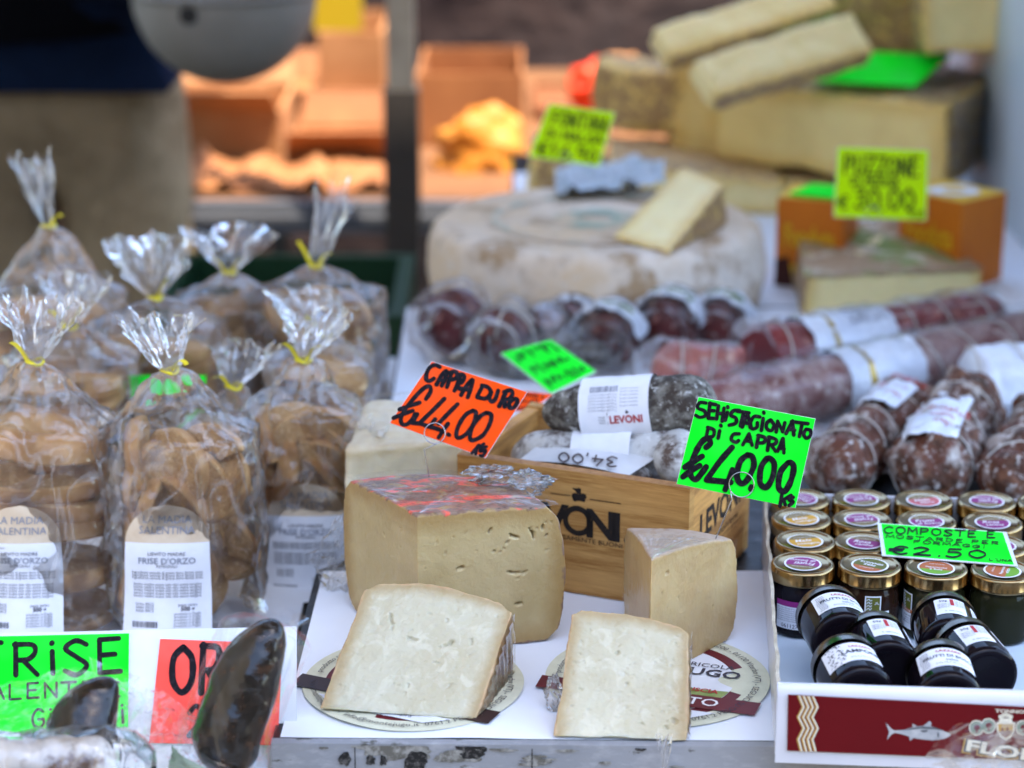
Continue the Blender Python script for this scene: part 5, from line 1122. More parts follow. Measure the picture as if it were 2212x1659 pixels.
# herb crusted wedge, its sign and the orange cartons
hb = [onz(1735, 690, .0025), onz(2120, 640, .0025)]
hw = thing('cheese_wedge', 'cut cheese wedge with herb and paper covered top beside the orange cartons', 'cheese', (hb[0] + hb[1]) / 2)
b0, b1 = hb; bk0, bk1 = onz(1700, 590, .0025), onz(1960, 560, .0025)
slab('paste', 'yellow_pale', [b0, b1, bk1, bk0], [b0 + V(0, 0, .046), b1 + V(0, 0, .030), bk1 + V(0, -.01, .056), bk0 + V(.01, -.02, .058)], .0022, 3, (3, 4, 5), 81, .001, hw)
m = MB()
tq = [b0 + V(-.001, -.001, .048), b1 + V(.001, -.001, .032), bk1 + V(0, -.01, .058), bk0 + V(.009, -.02, .060)]
def htop(u, t): q = tq[0].lerp(tq[1], u).lerp(tq[3].lerp(tq[2], u), t); return q + V(0, 0, .0012 + .0035 * noise.noise(Vector((u * 9, t * 7, 3))))
m.grid(40, 30, htop, 0); m.build('herb_crust', 'herb_top', hw, smooth=True)
w = MB(); w.grid(40, 12, lambda u, t: (b0 + V(0, -.003, 0)).lerp(b1 + V(0, -.003, 0), u) + V(0, .001 * noise.noise(Vector((u * 20, t * 4, 0))), .05 * t * (1 - .3 * u)), 0); w.build('plastic_wrap', 'film_cling', hw, smooth=True)
Y2 = [(1810, 318), (2005, 325), (2000, 476), (1802, 468)]
def dy2(mb, mp): hand(mb, 'PUZZONE', (1822, 374), (1985, 382), 40, 6, mp, seed=11); hand(mb, 'DI MOENA', (1838, 398), (1940, 402), 15, 3.6, mp, seed=12); hand(mb, '30.00', (1845, 450), (1975, 452), 46, 6.5, mp, seed=13); hand(mb, '€', (1808, 448), (1832, 450), 26, 4, mp, seed=14); hand(mb, 'KG', (1965, 468), (1995, 470), 14, 3, mp, seed=15)
yp2 = ony(1875, 470, 2.545)
price_sign('yellow price sign PUZZONE DI MOENA on a curly wire above the herb wedge', Y2, yp2, V(-.02, -1, .08), ['neon_yellow', 'marker'], dy2, ring=((1885, 462), 15), rod=[ony(1888, 500, 2.545), ony(1890, 545, 2.545)], rim=.001)
def fonduta(label, fl, fr, h, dep, disc_top, y0):
    a = ony(*fl, y0[0]); b = ony(*fr, y0[1]); a.z = b.z = .0025; d = (b - a); n = V(-d.y, d.x, 0).normalized() * dep; ln = d.length; dx = d.normalized()
    bxx = thing('cheese_box', label, 'food box', (a + b + n) / 2, 'orange fondue boxes'); m = MB(); H = V(0, 0, h)
    m.hexa([a, b, b + n, a + n], [a + H, b + H, b + n + H, a + n + H]); fr_ = -n.normalized() * .0006
    fm_ = lambda x, z, l=0: a + dx * x + V(0, 0, z) + fr_ * (1 + l * 1000)
    m.poly([fm_(0, 0), fm_(ln, 0), fm_(ln, h * .30), fm_(0, h * .24)], 1); m.poly([fm_(0, 0, .0003), fm_(ln * .3, 0, .0003), fm_(ln * .2, h * .35, .0003), fm_(0, h * .3, .0003)], 2)
    m.text('Fonduta', lambda x, y: fm_(x, y, .0005), h * .36, 1, ln / 2, h * .46, bold=.02, sx=min(1, ln / h / 1.55))
    tp = [a + H, b + H, b + n + H, a + n + H]; m.poly([q + V(0, 0, .0005) for q in tp], 1)
    if disc_top:
        cc = sum(tp, Vector()) / 4; m.poly([cc + V(.032 * math.cos(t), .026 * math.sin(t), .001) for t in [2 * math.pi * i / 32 for i in range(32)]], 3); m.poly([cc + V(.014 * math.cos(t), .012 * math.sin(t), .0014) for t in [2 * math.pi * i / 32 for i in range(32)]], 1)
    m.build('carton', ['pkg_orange', 'pkg_yellow', 'pkg_dark', 'label_white'], bxx); return tp
tp1 = fonduta('orange Fonduta box with a green card on top, left of the yellow sign', (1672, 640), (1815, 640), .108, .075, False, (2.66, 2.63))
fonduta('orange Fonduta box with a white disc on its lid, next to the grey side panel', (1934, 640), (2066, 648), .108, .085, True, (2.70, 2.63))
gq = [tp1[0] + V(.015, .005, .004), tp1[1] + V(0, .004, .004), tp1[2] + V(-.005, -.01, .006), tp1[3] + V(.02, -.01, .004)]
m = MB(); m.prism(gq, (0, 0, -.0015)); 
tag(m.build('price_card', 'neon_green', loc=gq[0]), 'blurred green price card lying on the left orange box', 'price card')
# ------------------------------------------------------------------ big cheeses at the back
def qd(pts, y): return [ony(u, v, y) for u, v in pts]
def backblock(label, face, y, dep, mat='yellow_hard', rind=(0, 1, 3), zb=None, seed=1, skew=0, name='cheese_block'):
    """face = picture corners bl, br, tr, tl of the front at distance y"""
    bl, br, tr, tl = qd(face, y)
    if zb is not None: bl.z = br.z = zb
    d = V(skew, dep, 0); return slab(name, mat, [bl, br, br + d, bl + d], [tl, tr, tr + d, tl + d], .004, 4, rind, seed, .002, None, label, 'cheese')
k1 = backblock('low half wheel of hard cheese under the big block at the back', [(1330, 470), (1700, 470), (1690, 392), (1322, 352)], 3.03, .20, 'yellow_pale', (0, 1), .0025, 3)
k1z = max((v.co.z for v in k1.data.vertices)) + k1.location.z
backblock('small brown cheese piece behind the yellow green sign', [(1143, 420), (1250, 420), (1250, 320), (1150, 322)], 2.95, .12, 'yellow_hard', (0, 2, 3), .0025, 5)
M = Matrix.Translation(ony(1450, 345, 3.15)); M = M @ Matrix.Rotation(R(0), 4, 'Z')
o = ony(1440, 340, 3.30); o.z = k1z + .001
wheelwedge('cheese_wedge', 'yellow_hard', placed(o, (1, 0, 0), (0, 0, 1)), R(165), R(290), .105, .095, .006, .004, 3, (), 9, .001, None, 'rounded quarter wheel with pale crust behind the yellow green sign', 'cheese')
k1z2 = ony(1600, 372, 3.03).z
k1top = k1z + .0015
backblock('upright ochre cheese block left of the big block', [(1450, 345), (1566, 352), (1566, 130), (1455, 132)], 3.19, .12, 'yellow_hard', (0, 5), None, 7)
B0, B1, B2, B3 = ony(1546, 338, 3.15), ony(2042, 425, 3.00), ony(2142, 405, 3.20), ony(1650, 330, 3.38)
for q_ in (B2, B3): q_.z = B0.z
T0, T1 = ony(1548, 170, 3.15), ony(2046, 230, 3.00); T2, T3_ = V(B2.x, B2.y, T0.z), V(B3.x, B3.y, T0.z)
big = slab('cheese_block', 'yellow_hard', [B0, B1, B2, B3], [T0, T1, T2, T3_], .004, 4, (0, 1, 3), 11, .002, None, 'biggest hard cheese block with smooth pale brown face at the back right', 'cheese')
rs = MB()
ra, rb = ony(1690, 470, 3.07), ony(2060, 470, 3.07)
rs.hexa([V(ra.x, 3.07, .0025), V(rb.x, 3.07, .0025), V(rb.x, 3.25, .0025), V(ra.x, 3.25, .0025)], [V(ra.x, 3.07, ony(1690, 368, 3.07).z - .012), V(rb.x, 3.07, ony(2050, 425, 3.07).z - .006), V(rb.x, 3.25, ony(2050, 425, 3.07).z - .006), V(ra.x, 3.25, ony(1690, 368, 3.07).z - .012)])
slab('cheese_block', 'yellow_pale', rs.v[:4], rs.v[4:], .004, 3, (0, 1), 12, .001, None, 'low cheese slab hidden under the biggest block behind the orange boxes', 'cheese')
w = MB(); a, b = ony(2046, 240, 3.05), ony(2046, 425, 3.05)
w.grid(40, 60, lambda u, t: B1.lerp(B2, u).lerp(T1.lerp(T2, u), t) + V(.006, -.004, 0) + V(.010, -.006, 0) * noise.fractal(Vector((u * 6, t * 9, 1)), .9, 2, 3), 0)
w.grid(50, 30, lambda u, t: T0.lerp(T1, .8 + .2 * u).lerp(T3_.lerp(T2, .8 + .2 * u), t) + V(0, 0, .007 + .008 * noise.fractal(Vector((u * 8, t * 8, 4)), .9, 2, 3)), 0)
wo = w.build('plastic_wrap', 'film_bag', None, smooth=True, loc=big.location); wo.parent = big; wo.location = (0, 0, 0)
zt = ony(1700, 195, 3.05).z
def stick(label, a, b, wpx, y0, y1, hgt, seed, th=.035):
    """long slice of cheese: a = near end, b = far end in the picture"""
    p, q = ony(*a, y0), ony(*b, y1); dx = (q - p).normalized(); sd = V(0, 0, 1).cross(dx).normalized(); sd2 = dx.cross(sd)
    h = hgt; n = V(0, -.75, .66)
    n = (n - dx * n.dot(dx)).normalized(); s2 = dx.cross(n)
    lo = [p - s2 * h / 2 - n * th, q - s2 * h / 2 - n * th, q + s2 * h / 2 - n * th, p + s2 * h / 2 - n * th]; up_ = [v + n * th for v in lo]
    if s2.dot(V(0, 0, 1)) < 0: pass
    slab('cheese_slice', 'yellow_pale', lo, up_, .0035, 3, (4,), seed, .0015, None, label, 'cheese', group='long cheese slices leaning on the big block')
stick('lower long cheese slice with ragged pale end leaning on the big block', (1522, 168), (1868, 68), 0, 2.93, 3.04, .066, 13)
stick('upper long cheese slice pointing left above the ragged one', (1430, 92), (1790, -18), 0, 3.04, 3.14, .054, 17)
backblock('mottled green brown cheese in film behind the cheese slices', [(1770, 135), (2000, 145), (2010, -90), (1760, -80)], 3.22, .1, 'yellow_hard', (0, 1, 2, 3), None, 19)
backblock('smooth rounded cheese block in the top right corner by the side panel', [(1995, 122), (2178, 112), (2182, -110), (1985, -100)], 3.10, .15, 'yellow_pale', (1, 3, 5), None, 23)
# a plain stack under the top right pieces carries them
a = ony(1800, 235, 3.29); zb = ony(1770, 140, 3.22).z
m = MB(); bl = V(ony(1790, 200, 3.19).x, 3.30, .0025); br_ = V(ony(2140, 200, 3.19).x, 3.30, .0025)
gc = [ony(1745, 178, 3.06), ony(1975, 196, 3.06), ony(2050, 160, 3.16), ony(1775, 143, 3.18)]
zc = max(q.z for q in gc[:2]) 
m = MB(); m.prism([V(gc[0].x, gc[0].y, zt + .012), V(gc[1].x, gc[1].y, zt + .004), V(gc[2].x, gc[2].y, zt + .03), V(gc[3].x, gc[3].y, zt + .034)], (0, 0, -.0015))
tag(m.build('price_card', 'neon_green', loc=(gc[0].x, gc[0].y, zt)), 'curled green price card lying on the biggest cheese block', 'price card')
# ------------------------------------------------------------------ side panel
m = MB(); m.box((.668, 2.78, .35), (.02, 1.30, .82)); 
tag(m.build('stall_screen', 'panel_grey', loc=(.668, 2.78, -.06)), 'plain pale blue grey screen closing the right side of the stall', 'screen')
# ------------------------------------------------------------------ bags of bread rings
def rusk_mesh(seed, Rm=.037, rm=.021, arc=2 * math.pi):
    mb = MB(); n, k = 46, 22
    def fn(u, t):
        a = arc * u; b = 2 * math.pi * t; c, s = math.cos(b), math.sin(b)
        rr = rm * (1 + .10 * noise.noise(Vector((math.cos(a) * 2 + seed, math.sin(a) * 2, 0))))
        z = s * rr * .95
        rough = 0
        if s > .1: z = rr * .10 + .0010 * noise.fractal(Vector((math.cos(a) * 9, math.sin(a) * 9, c * 4 + seed)), .9, 2, 4); rough = 1
        q = Rm + rr * c * 1.08
        return V(q * math.cos(a), q * math.sin(a), z)
    mb.grid(n, k, fn, 0, wrap=(arc > 6.2))
    for i, f in enumerate(mb.f):
        zz = sum(mb.v[j].z for j in f) / 4; mb.m[i] = 1 if zz > rm * .05 else 0
    if arc < 6.2:
        for e in (0, n - 1): mb.f.append(tuple(j * n + e for j in range(k - 1))); mb.m.append(1)
    me = bpy.data.meshes.new('rusk'); me.from_pydata(mb.v, [], mb.f); me.polygons.foreach_set('material_index', mb.m)
    me.materials.append(MT['crust']); me.materials.append(MT['crumb']); me.polygons.foreach_set('use_smooth', [True] * len(me.polygons)); return me
RM = [rusk_mesh(1), rusk_mesh(2, .036, .0225), rusk_mesh(3, .039, .020, 3.6), rusk_mesh(4, .037, .022, 3.3)]
def bag(label, u, v_tie, yc, hw, hd, fill, ztie, tail, lay, seed, lab=None, zb=-.0465, lean=0, tailw=.034, xc=None, rib=1, tilt_tail=0):
    rg = random.Random(seed)
    tie = ony(u, v_tie, yc); cx = tie.x + lean if xc is None else xc
    tie.y = yc; zt = tie.z
    t = thing('bread_bag', label, 'bread bag', (cx, yc, zb), 'clear bags of ring bread')
    top = zb + fill
    # contents
    if lay == 'flat':
        z = zb + .012; i = 0
        while z < top - .005:
            for sx in (0,):
                o = bpy.data.objects.new('rusk', RM[rg.choice([0, 1])]); COL.objects.link(o); o.parent = t
                o.location = (sx * hw * .30 + rg.uniform(-.004, .004), rg.uniform(-.008, .004), z - zb + rg.uniform(-.002, .002)); o.rotation_euler = (rg.uniform(-.18, .18) + (math.pi if rg.random() < .4 else 0), rg.uniform(-.18, .18), rg.uniform(-.2, .2) + (math.pi if rg.random() < .5 else 0)); k_ = hw * .88 / .0597; o.scale = (k_, hd * .84 / .0597, 1)
            z += .0235
    else:
        n = 18
        for i in range(n):
            o = bpy.data.objects.new('rusk', RM[rg.randrange(4)]); COL.objects.link(o); o.parent = t
            row = i // 3; cxr = (i % 3 - 1) * hw * .42
            o.location = (cxr + rg.uniform(-.006, .006), rg.uniform(-.010, .008), .034 + row * (fill - .06) / 5 + rg.uniform(-.006, .006))
            o.rotation_euler = (rg.uniform(.9, 2.0), rg.uniform(-.5, .5), rg.uniform(-.9, .9) + (1.45 if i % 3 == 0 else 0)); o.scale = (.56, .56, .74)
    # film
    f = MB(); org = V(cx, yc, zb)
    def fn(w, k):
        a = 2 * math.pi * w; c, s = math.cos(a), math.sin(a)
        if k < .74:
            h = k / .74; z = zb + .002 + (zt - zb - .002) * h; hf = min(1, (z - zb) / fill) if fill > 0 else 1
            bx_, by_ = hw * (1 + .06 * math.sin(math.pi * hf)), hd * (1 + .05 * math.sin(math.pi * hf)); e = 3.2
            if z > top:
                g = (z - top) / max(1e-4, zt - top); sh = (1 - g) ** .8 * (1 - .25 * math.sin(math.pi * g)) + .06; bx_ *= sh; by_ *= sh; e = 3.2 - 1.2 * g
            else: g = 0
            if h < .06: bx_ *= .9 + .1 * h / .06; by_ *= .9 + .1 * h / .06
            q = (abs(c) ** e + abs(s) ** e) ** (-1 / e)
            px = cx + (tie.x - cx) * (max(0, g) ** 1.0); p = V(px + bx_ * q * c, yc + by_ * q * s, z)
            fold = (.05 + .30 * g) * (1 - 2 * abs(((a * (7 + seed % 3) / (2 * math.pi) + .25 * noise.noise(Vector((a * 1.5, z * 20, seed)))) % 1) - .5) * 1.0 - .5)
            r0 = V(p.x - px, p.y - yc, 0); p += r0 * fold
            p += V(c, s, .4) * (.0045 * (noise.fractal(p * 30 + Vector((seed * 2.3, 0, 0)), .9, 2.2, 3) + .9 * (1 - 2.3 * abs(noise.noise(p * 24 + Vector((0, seed * 1.7, 0)))))))
            p.z = max(p.z, zb + .001); return p
        g = (k - .74) / .26; rad = .0052 + (tailw * .85 - .0052) * g ** .7
        p = V(tie.x + tilt_tail * g, yc, zt + tail * g)
        ruf = 1 + .55 * min(1, g * 2) * noise.fractal(Vector((c * 2.2 + seed * 3, s * 2.2, g * 1.2)), .8, 2.1, 3) + .10 * g * math.sin(a * 7 + 2.1 * seed)
        p += V(c, s * .8, 0) * rad * ruf; p.z += tail * .32 * g * noise.noise(Vector((c * 1.9 + seed, s * 1.9, 0))) ; p += V(c, s, .5) * .0045 * noise.noise(p * 38 + Vector((seed, 0, 0))) + V(.012 * g * math.sin(seed * 2.7), .006 * g * math.cos(seed), 0)
        return p
    f.grid(120, 84, fn, 0, wrap=True); f.build('film_bag', 'film_bag', t, smooth=True)
    y = MB(); y.tube([tie + V(.0066 * math.cos(a), .0066 * math.sin(a), .0015 * math.sin(2 * a)) for a in [2 * math.pi * i / 16 for i in range(16)]], .0016, 6, closed=True)
    for sg in ((-1, 1) if rib > 1 else (rg.choice((-1, 1)),)):
        kk = rg.uniform(.2, 2.2); pts = [tie + V(sg * (.003 + .013 * i / 8), -.007 - .004 * i / 8, .001 + .034 * (i / 8) - .014 * (i / 8) ** 2 * kk) for i in range(9)]
        y.grid(2, 9, lambda w_, k_: pts[round(k_ * 8)] + V((w_ - .5) * .0036, 0, (w_ - .5) * .0015), 0)
    y.build('twist_tie', 'tie_yellow', t, smooth=True)
    if lab:
        (lu, lv0, lv1, lw, yl) = lab
        l = MB(); b0_ = ony(lu, lv1, yl); t0_ = ony(lu, lv0, yl + .012); W = lw / FPX * (b0_ - CAM).dot(V(0, CP, -SP)); Hh = (t0_ - b0_).length; dz = (t0_ - b0_).normalized(); nn = V(1, 0, 0).cross(dz)
        def lm(x, z, l_=0): return b0_ + V(x, 0, 0) + dz * z + nn * (.0022 * math.sin(z / Hh * 9 + seed) - .012 * (x / W) ** 2 * 2 + l_)
        nr = 26
        def shp(u, k):
            z = Hh * k; w = W * (1.04 - .09 * k); ra = W * .44
            if z > Hh - ra: d_ = (z - (Hh - ra)) / ra; w *= math.sqrt(max(.0, 1 - d_ ** 2))
            return lm((u - .5) * w, z)
        l.grid(14, 50, shp, 0)
        for i in range(len(l.f)):
            k = (i // 13) / 49
            if k > .705 + .012 * noise.noise(Vector((i % 13 * .9, 0, seed))): l.m[i] = 1
        l2 = lambda x, z: lm(x, z, .0008)
        tx = lambda s_, zf, sz, m_=2, x=0, al='c', bo=0: l.text(s_, l2, sz * W, m_, x * W, zf * Hh, al, bold=bo)
        tx('LA MADIA', .865, .125, 3, 0); tx('SALENTINA', .785, .125, 3, 0); tx('LIEVITO MADRE', .62, .062, 2); tx("FRISE D'ORZO", .555, .105, 4, bo=.015); tx('INTEGRALI', .525, .05, 2)
        for i in range(3): tx('Ingredienti semola di grano duro farina orzo', .475 - i * .022, .046)
        for i in range(5): tx('lievito madre acqua sale olio extra vergine', .38 - i * .023, .046)
        for i in range(3): tx('lotto 0412', .225 - i * .025, .05, 2, -.26)
        tx('peso netto', .22, .05, 2, .24); tx('500 g', .185, .07, 2, .24, bo=.03)
        for i in range(5): tx('prodotto in Puglia', .155 - i * .022, .042, 2, .24)
        xx = -.40
        while xx < -.12: w_ = rg.uniform(.006, .016); l.poly([l2(xx * W, .06 * Hh), l2((xx + w_) * W, .06 * Hh), l2((xx + w_) * W, .105 * Hh), l2(xx * W, .105 * Hh)], 2); xx += w_ + rg.uniform(.006, .014)
        l.build('paper_label', ['label_white', 'label_tan', 'print_dark', 'print_grey', 'print_grey'], t, smooth=True)
    return t
bag('front left bag of flat stacked bread rings, its label cut by the picture edge', 75, 782, 1.765, .062, .044, .170, 0, .050, 'flat', 1, (42, 1093, 1372, 180, 1.706))
bag('front bag of upright bread rings with complete arched label', 366, 800, 1.765, .060, .044, .165, 0, .044, 'mix', 2, (360, 1092, 1372, 186, 1.704), lean=.006)
bag('bag of bread rings with leaning label beside the wrapped goat cheese', 655, 778, 1.885, .050, .040, .145, 0, .045, 'mix', 3, (660, 1045, 1290, 172, 1.832), xc=-.182, rib=2)
bag('tall bag with high tied tail at the back left edge', 105, 488, 2.22, .068, .050, .150, 0, .068, 'flat', 4, None, tailw=.020)
bag('bag with yellow tie standing behind the front left bag', 150, 706, 2.02, .058, .045, .150, 0, .045, 'flat', 5, None, rib=2)
bag('middle bag with wide crumpled tail in the second row', 335, 642, 2.14, .062, .048, .150, 0, .060, 'flat', 6, None, tailw=.045)
bag('back bag with bunched tail touching the middle crumpled one', 495, 588, 2.26, .058, .048, .140, 0, .040, 'mix', 7, None, rib=2, tailw=.045)
bag('back right bag with tall twisted tail and orange rings', 682, 575, 2.24, .066, .048, .150, 0, .078, 'mix', 8, None, xc=-.20, rib=2, tailw=.022, tilt_tail=.016)
bag('bag with dangling yellow tie behind the leaning label bag', 700, 722, 2.05, .048, .042, .140, 0, .040, 'flat', 9, None, xc=-.180, tilt_tail=-.01)
bag('low bag of rings filling the gap behind the front pair', 505, 835, 1.95, .050, .042, .105, 0, .040, 'mix', 10, None, tailw=.03)
m = MB(); q = [ony(280, 812, 2.03), ony(445, 812, 2.03), ony(440, 880, 2.03), ony(285, 880, 2.03)]; m.prism(q, (0, .0015, 0))
tag(m.build('price_card', 'neon_green', loc=q[3]), 'green price card standing between the bread bags', 'price card')
# ------------------------------------------------------------------ signs at the lower left
dcl = V(0, -1, .62)
sp_ = ony(300, 1480, 1.485)
bk = MB(); smp = planemap(sp_, dcl)
bk.prism([smp(-60, 1368, -.003), smp(640, 1352, -.003), smp(640, 1700, -.003), smp(-60, 1700, -.003)], -dcl.normalized() * .002)
tag(bk.build('card_backing', 'card_sleeve', loc=smp(300, 1690, -.003)), 'long clear white sleeve sheet standing behind the FRISE and ORZO signs', 'sign backing')
def df(mb, mp):
    hand(mb, 'FRISE', (-45, 1462), (268, 1452), 72, 12, mp, seed=21); hand(mb, 'SALENTINE', (-60, 1512), (262, 1504), 34, 6, mp, seed=22); hand(mb, 'GIGANTI', (70, 1572), (270, 1560), 40, 6.5, mp, seed=23)
price_sign('bright green FRISE sign standing behind the bagged dark pieces', [(-70, 1376), (279, 1368), (276, 1600), (-70, 1606)], sp_, dcl, ['neon_green', 'marker'], df)
def do(mb, mp):
    hand(mb, 'ORZO', (368, 1492), (600, 1500), 104, 15, mp, seed=24); hand(mb, '2.50', (405, 1590), (560, 1592), 66, 12, mp, seed=25)
price_sign('salmon red ORZO sign half hidden by a dark piece in film', [(346, 1380), (610, 1390), (600, 1610), (322, 1605)], sp_, dcl, ['neon_red', 'marker'], do)
# dark glossy pieces in clear bags
def dark_piece(label, tip, base, y, r0, seed):
    a, b = ony(*tip, y + .03), ony(*base, y); b.z = max(b.z, -.04)
    s = thing('cured_meat', label, 'cured meat', b, 'dark pieces in clear bags')
    m = MB(); cen, rad, x, y_, d = sausage(m, b, a, r0, 0, 48, 60, .8, 2.0, .07, .008, seed, prof=lambda t: 1.0 - .10 * t ** 2, squash=.75); m.build('meat', 'dark_meat', s, smooth=True)
    f = MB(); filmtube(f, cen, d, r0 * 1.02, -.12, 1.03, seed, .07, flare=.3); f.build('plastic_wrap', 'film_cling', s, smooth=True)
    b_ = MB(); mp = band(b_, cen, d, lambda t: r0 * 1.08, -.06, .07, R(-90), R(90), V(0, -1, .2), 0, lift=.002, wav=.004, seed=seed); b_.build('paper_label', ['pale_green'], s, smooth=True)
dark_piece('large glossy dark cured piece upright in film at the table corner', (596, 1338), (470, 1672), 1.395, .0285, 3)
dark_piece('smaller glossy dark cured piece leaning in front of the FRISE sign', (240, 1462), (165, 1650), 1.385, .027, 8)
s = thing('cured_meat', 'mottled white and brown sausage in film in the bottom left corner', 'cured meat', ony(110, 1650, 1.36))
a, b = ony(-40, 1662, 1.36), ony(250, 1655, 1.36)
m = MB(); cen, rad, x, y_, d = sausage(m, a, b, .020, 0, 44, 60, .8, .8, .16, 0, 12, lumps=4); m.build('casing', 'mottled', s, smooth=True)
f = MB(); filmtube(f, cen, d, .023, -.1, 1.1, 5, .25); f.build('plastic_wrap', 'film_clear', s, smooth=True)
f = MB(); q = ony(120, 1560, 1.40); f.grid(60, 50, lambda u, t: ony(-20 + 360 * u, 1640 - (150 + 40 * math.sin(u * 3.1)) * t, 1.385 + .03 * t) + V(0, .010 * noise.fractal(Vector((u * 6, t * 6, 2)), .9, 2.1, 4), 0), 0); 
tag(f.build('plastic_sheet', 'film_bag', loc=q, smooth=True), 'crumpled clear film standing in front of the green FRISE sign', 'plastic sheet')
f = MB(); q = ony(380, 1600, 1.41); f.grid(60, 50, lambda u, t: ony(290 + 220 * u, 1665 - (150 + 25 * math.sin(u * 7)) * t * (1 - .4 * abs(u - .4)), 1.40 + .03 * t) + V(0, .010 * noise.fractal(Vector((u * 6, t * 6, 7)), .9, 2.1, 4), 0), 0)
tag(f.build('plastic_sheet', 'film_bag', loc=q, smooth=True), 'crumpled clear film in front of the red ORZO sign', 'plastic sheet')
# clear bag hanging at the lower right over the carton
cb = [(1975, 1605), (2075, 1556), (2260, 1540), (2290, 1700), (1995, 1700)]
f = MB(); q = ony(2110, 1620, 1.375)
def corner(u, t):
    L = ony(2075 - 100 * t ** .6 + 14 * max(0, t - .5), 1556 + 120 * t, 1.385); Rr = ony(2300, 1538 + 130 * t, 1.385)
    p = L.lerp(Rr, u); fold = abs(((u * 1.6 - t * .9) % 1) - .5); return p + V(0, -.008 * fold - .004 * noise.noise(Vector((u * 7, t * 5, 3))) - .004 * math.sin(math.pi * u), 0)
f.grid(80, 40, corner, 0); f.grid(80, 40, lambda u, t: corner(u, t) + V(.003, -.008 - .004 * math.sin(u * 8), -.003), 0)
tag(f.build('plastic_bag', 'film_soft', loc=q, smooth=True), 'clear plastic bag corner in front of the red tuna carton', 'plastic bag')
# ------------------------------------------------------------------ behind the stall
m = MB(); g0, g1 = ony(800, 560, 2.80), ony(935, 650, 2.80)
gcx = thing('plastic_crate', 'dark green plastic crate in the shade left of the big cheese wheel', 'crate', (-.25, 2.9, -.92)); 
for (x0, x1, y0, y1) in ((-.46, -.135, 2.76, 2.78), (-.46, -.135, 3.06, 3.08), (-.46, -.44, 2.78, 3.06), (-.155, -.135, 2.78, 3.06)): m.hexa([V(x0, y0, -.50), V(x1, y0, -.50), V(x1, y1, -.50), V(x0, y1, -.50)], [V(x0, y0, -.065), V(x1, y0, -.065), V(x1, y1, -.065), V(x0, y1, -.065)])
m.build('crate_wall', 'crate_green', gcx); m = MB(); m.box((-.2975, 2.92, -.71), (.32, .32, .42)); m.build('base', 'rubber_black', gcx)
nt_ = thing('market_table', 'neighbouring market table with a grey metal edge in the sun', 'market table', (-.3, 4.1, -.92))
zt_ = ony(650, 432, 3.62).z; z1_ = ony(650, 505, 3.6).z
m = MB(); m.box((.25, 4.25, zt_ - .01), (2.2, 1.24, .02)); m.build('tabletop', 'table_orange', nt_)
m = MB(); x0 = ony(395, 460, 3.6).x; m.hexa([V(x0, 3.6, z1_), V(1.35, 3.6, z1_), V(1.35, 3.62, z1_), V(x0, 3.62, z1_)], [V(x0, 3.6, zt_), V(1.35, 3.6, zt_), V(1.35, 3.62, zt_), V(x0, 3.62, zt_)]); m.hexa([V(x0, 3.592, (zt_ + z1_) / 2 - .003), V(1.35, 3.592, (zt_ + z1_) / 2 - .003), V(1.35, 3.60, (zt_ + z1_) / 2 - .003), V(x0, 3.60, (zt_ + z1_) / 2 - .003)], [V(x0, 3.592, (zt_ + z1_) / 2 + .006), V(1.35, 3.592, (zt_ + z1_) / 2 + .006), V(1.35, 3.60, (zt_ + z1_) / 2 + .006), V(x0, 3.60, (zt_ + z1_) / 2 + .006)])
m.build('metal_edge', 'tray_grey', nt_)
for x in (x0 + .03, 1.3):
    for y in (3.66, 4.8): l = MB(); l.box((x, y, (-.92 + zt_ - .02) / 2), (.04, .04, zt_ - .02 + .92)); l.build('leg', 'post_dark', nt_)
def carton(label, bl, br, vt, y, dep, mat, rz=0, flaps=True, inside='carton_dark', zb=None):
    a, b = ony(*bl, y), ony(*br, y); zb = zt_ + .002 if zb is None else zb; a.z = b.z = zb; top = ony(bl[0], vt, y).z
    t = thing('cardboard_box', label, 'cardboard box', ((a.x + b.x) / 2, y + dep / 2, zb), 'cardboard boxes on the sunny table behind')
    m = MB(); x0, x1 = a.x, b.x; th = .006
    for (p, q, r, s_) in ((x0, x1, y, y + th), (x0, x1, y + dep - th, y + dep), (x0, x0 + th, y + th, y + dep - th), (x1 - th, x1, y + th, y + dep - th)): m.hexa([V(p, r, zb), V(q, r, zb), V(q, s_, zb), V(p, s_, zb)], [V(p, r, top), V(q, r, top), V(q, s_, top), V(p, s_, top)])
    m.hexa([V(x0 + th, y + th, zb), V(x1 - th, y + th, zb), V(x1 - th, y + dep - th, zb), V(x0 + th, y + dep - th, zb)], [V(x0 + th, y + th, zb + .01), V(x1 - th, y + th, zb + .01), V(x1 - th, y + dep - th, zb + .01), V(x0 + th, y + dep - th, zb + .01)])
    m.build('box_wall', mat, t)
    if flaps:
        for (p, q, o1) in (((x0, y), (x1, y), V(0, -.05, .045)), ((x0, y + dep), (x1, y + dep), V(0, .05, .05))):
            f = MB(); A_, B_ = V(p[0], p[1], top), V(q[0], q[1], top); f.prism([A_, B_, B_ + o1 - V(.01, 0, 0), A_ + o1 + V(.01, 0, 0)], (0, .003, .003)); f.build('flap', mat, t)
    return t
carton('wide pale orange cardboard box in sun behind the bread bags', (350, 440), (610, 440), 245, 3.95, .3, 'carton_pale')
carton('tall tan cardboard box left of the grey post', (620, 440), (845, 440), 330, 3.9, .25, 'carton', flaps=True)
carton('upper pale cardboard box under the yellow tag', (690, 230), (830, 230), 70, 4.35, .3, 'carton_pale', flaps=False, zb=ony(690, 235, 4.35).z)
carton('low orange box carrying the upper pale one', (560, 330), (850, 330), 238, 4.32, .36, 'carton')
carton('brown open cardboard box right of the grey post', (905, 430), (1130, 430), 160, 4.05, .3, 'carton', flaps=False)
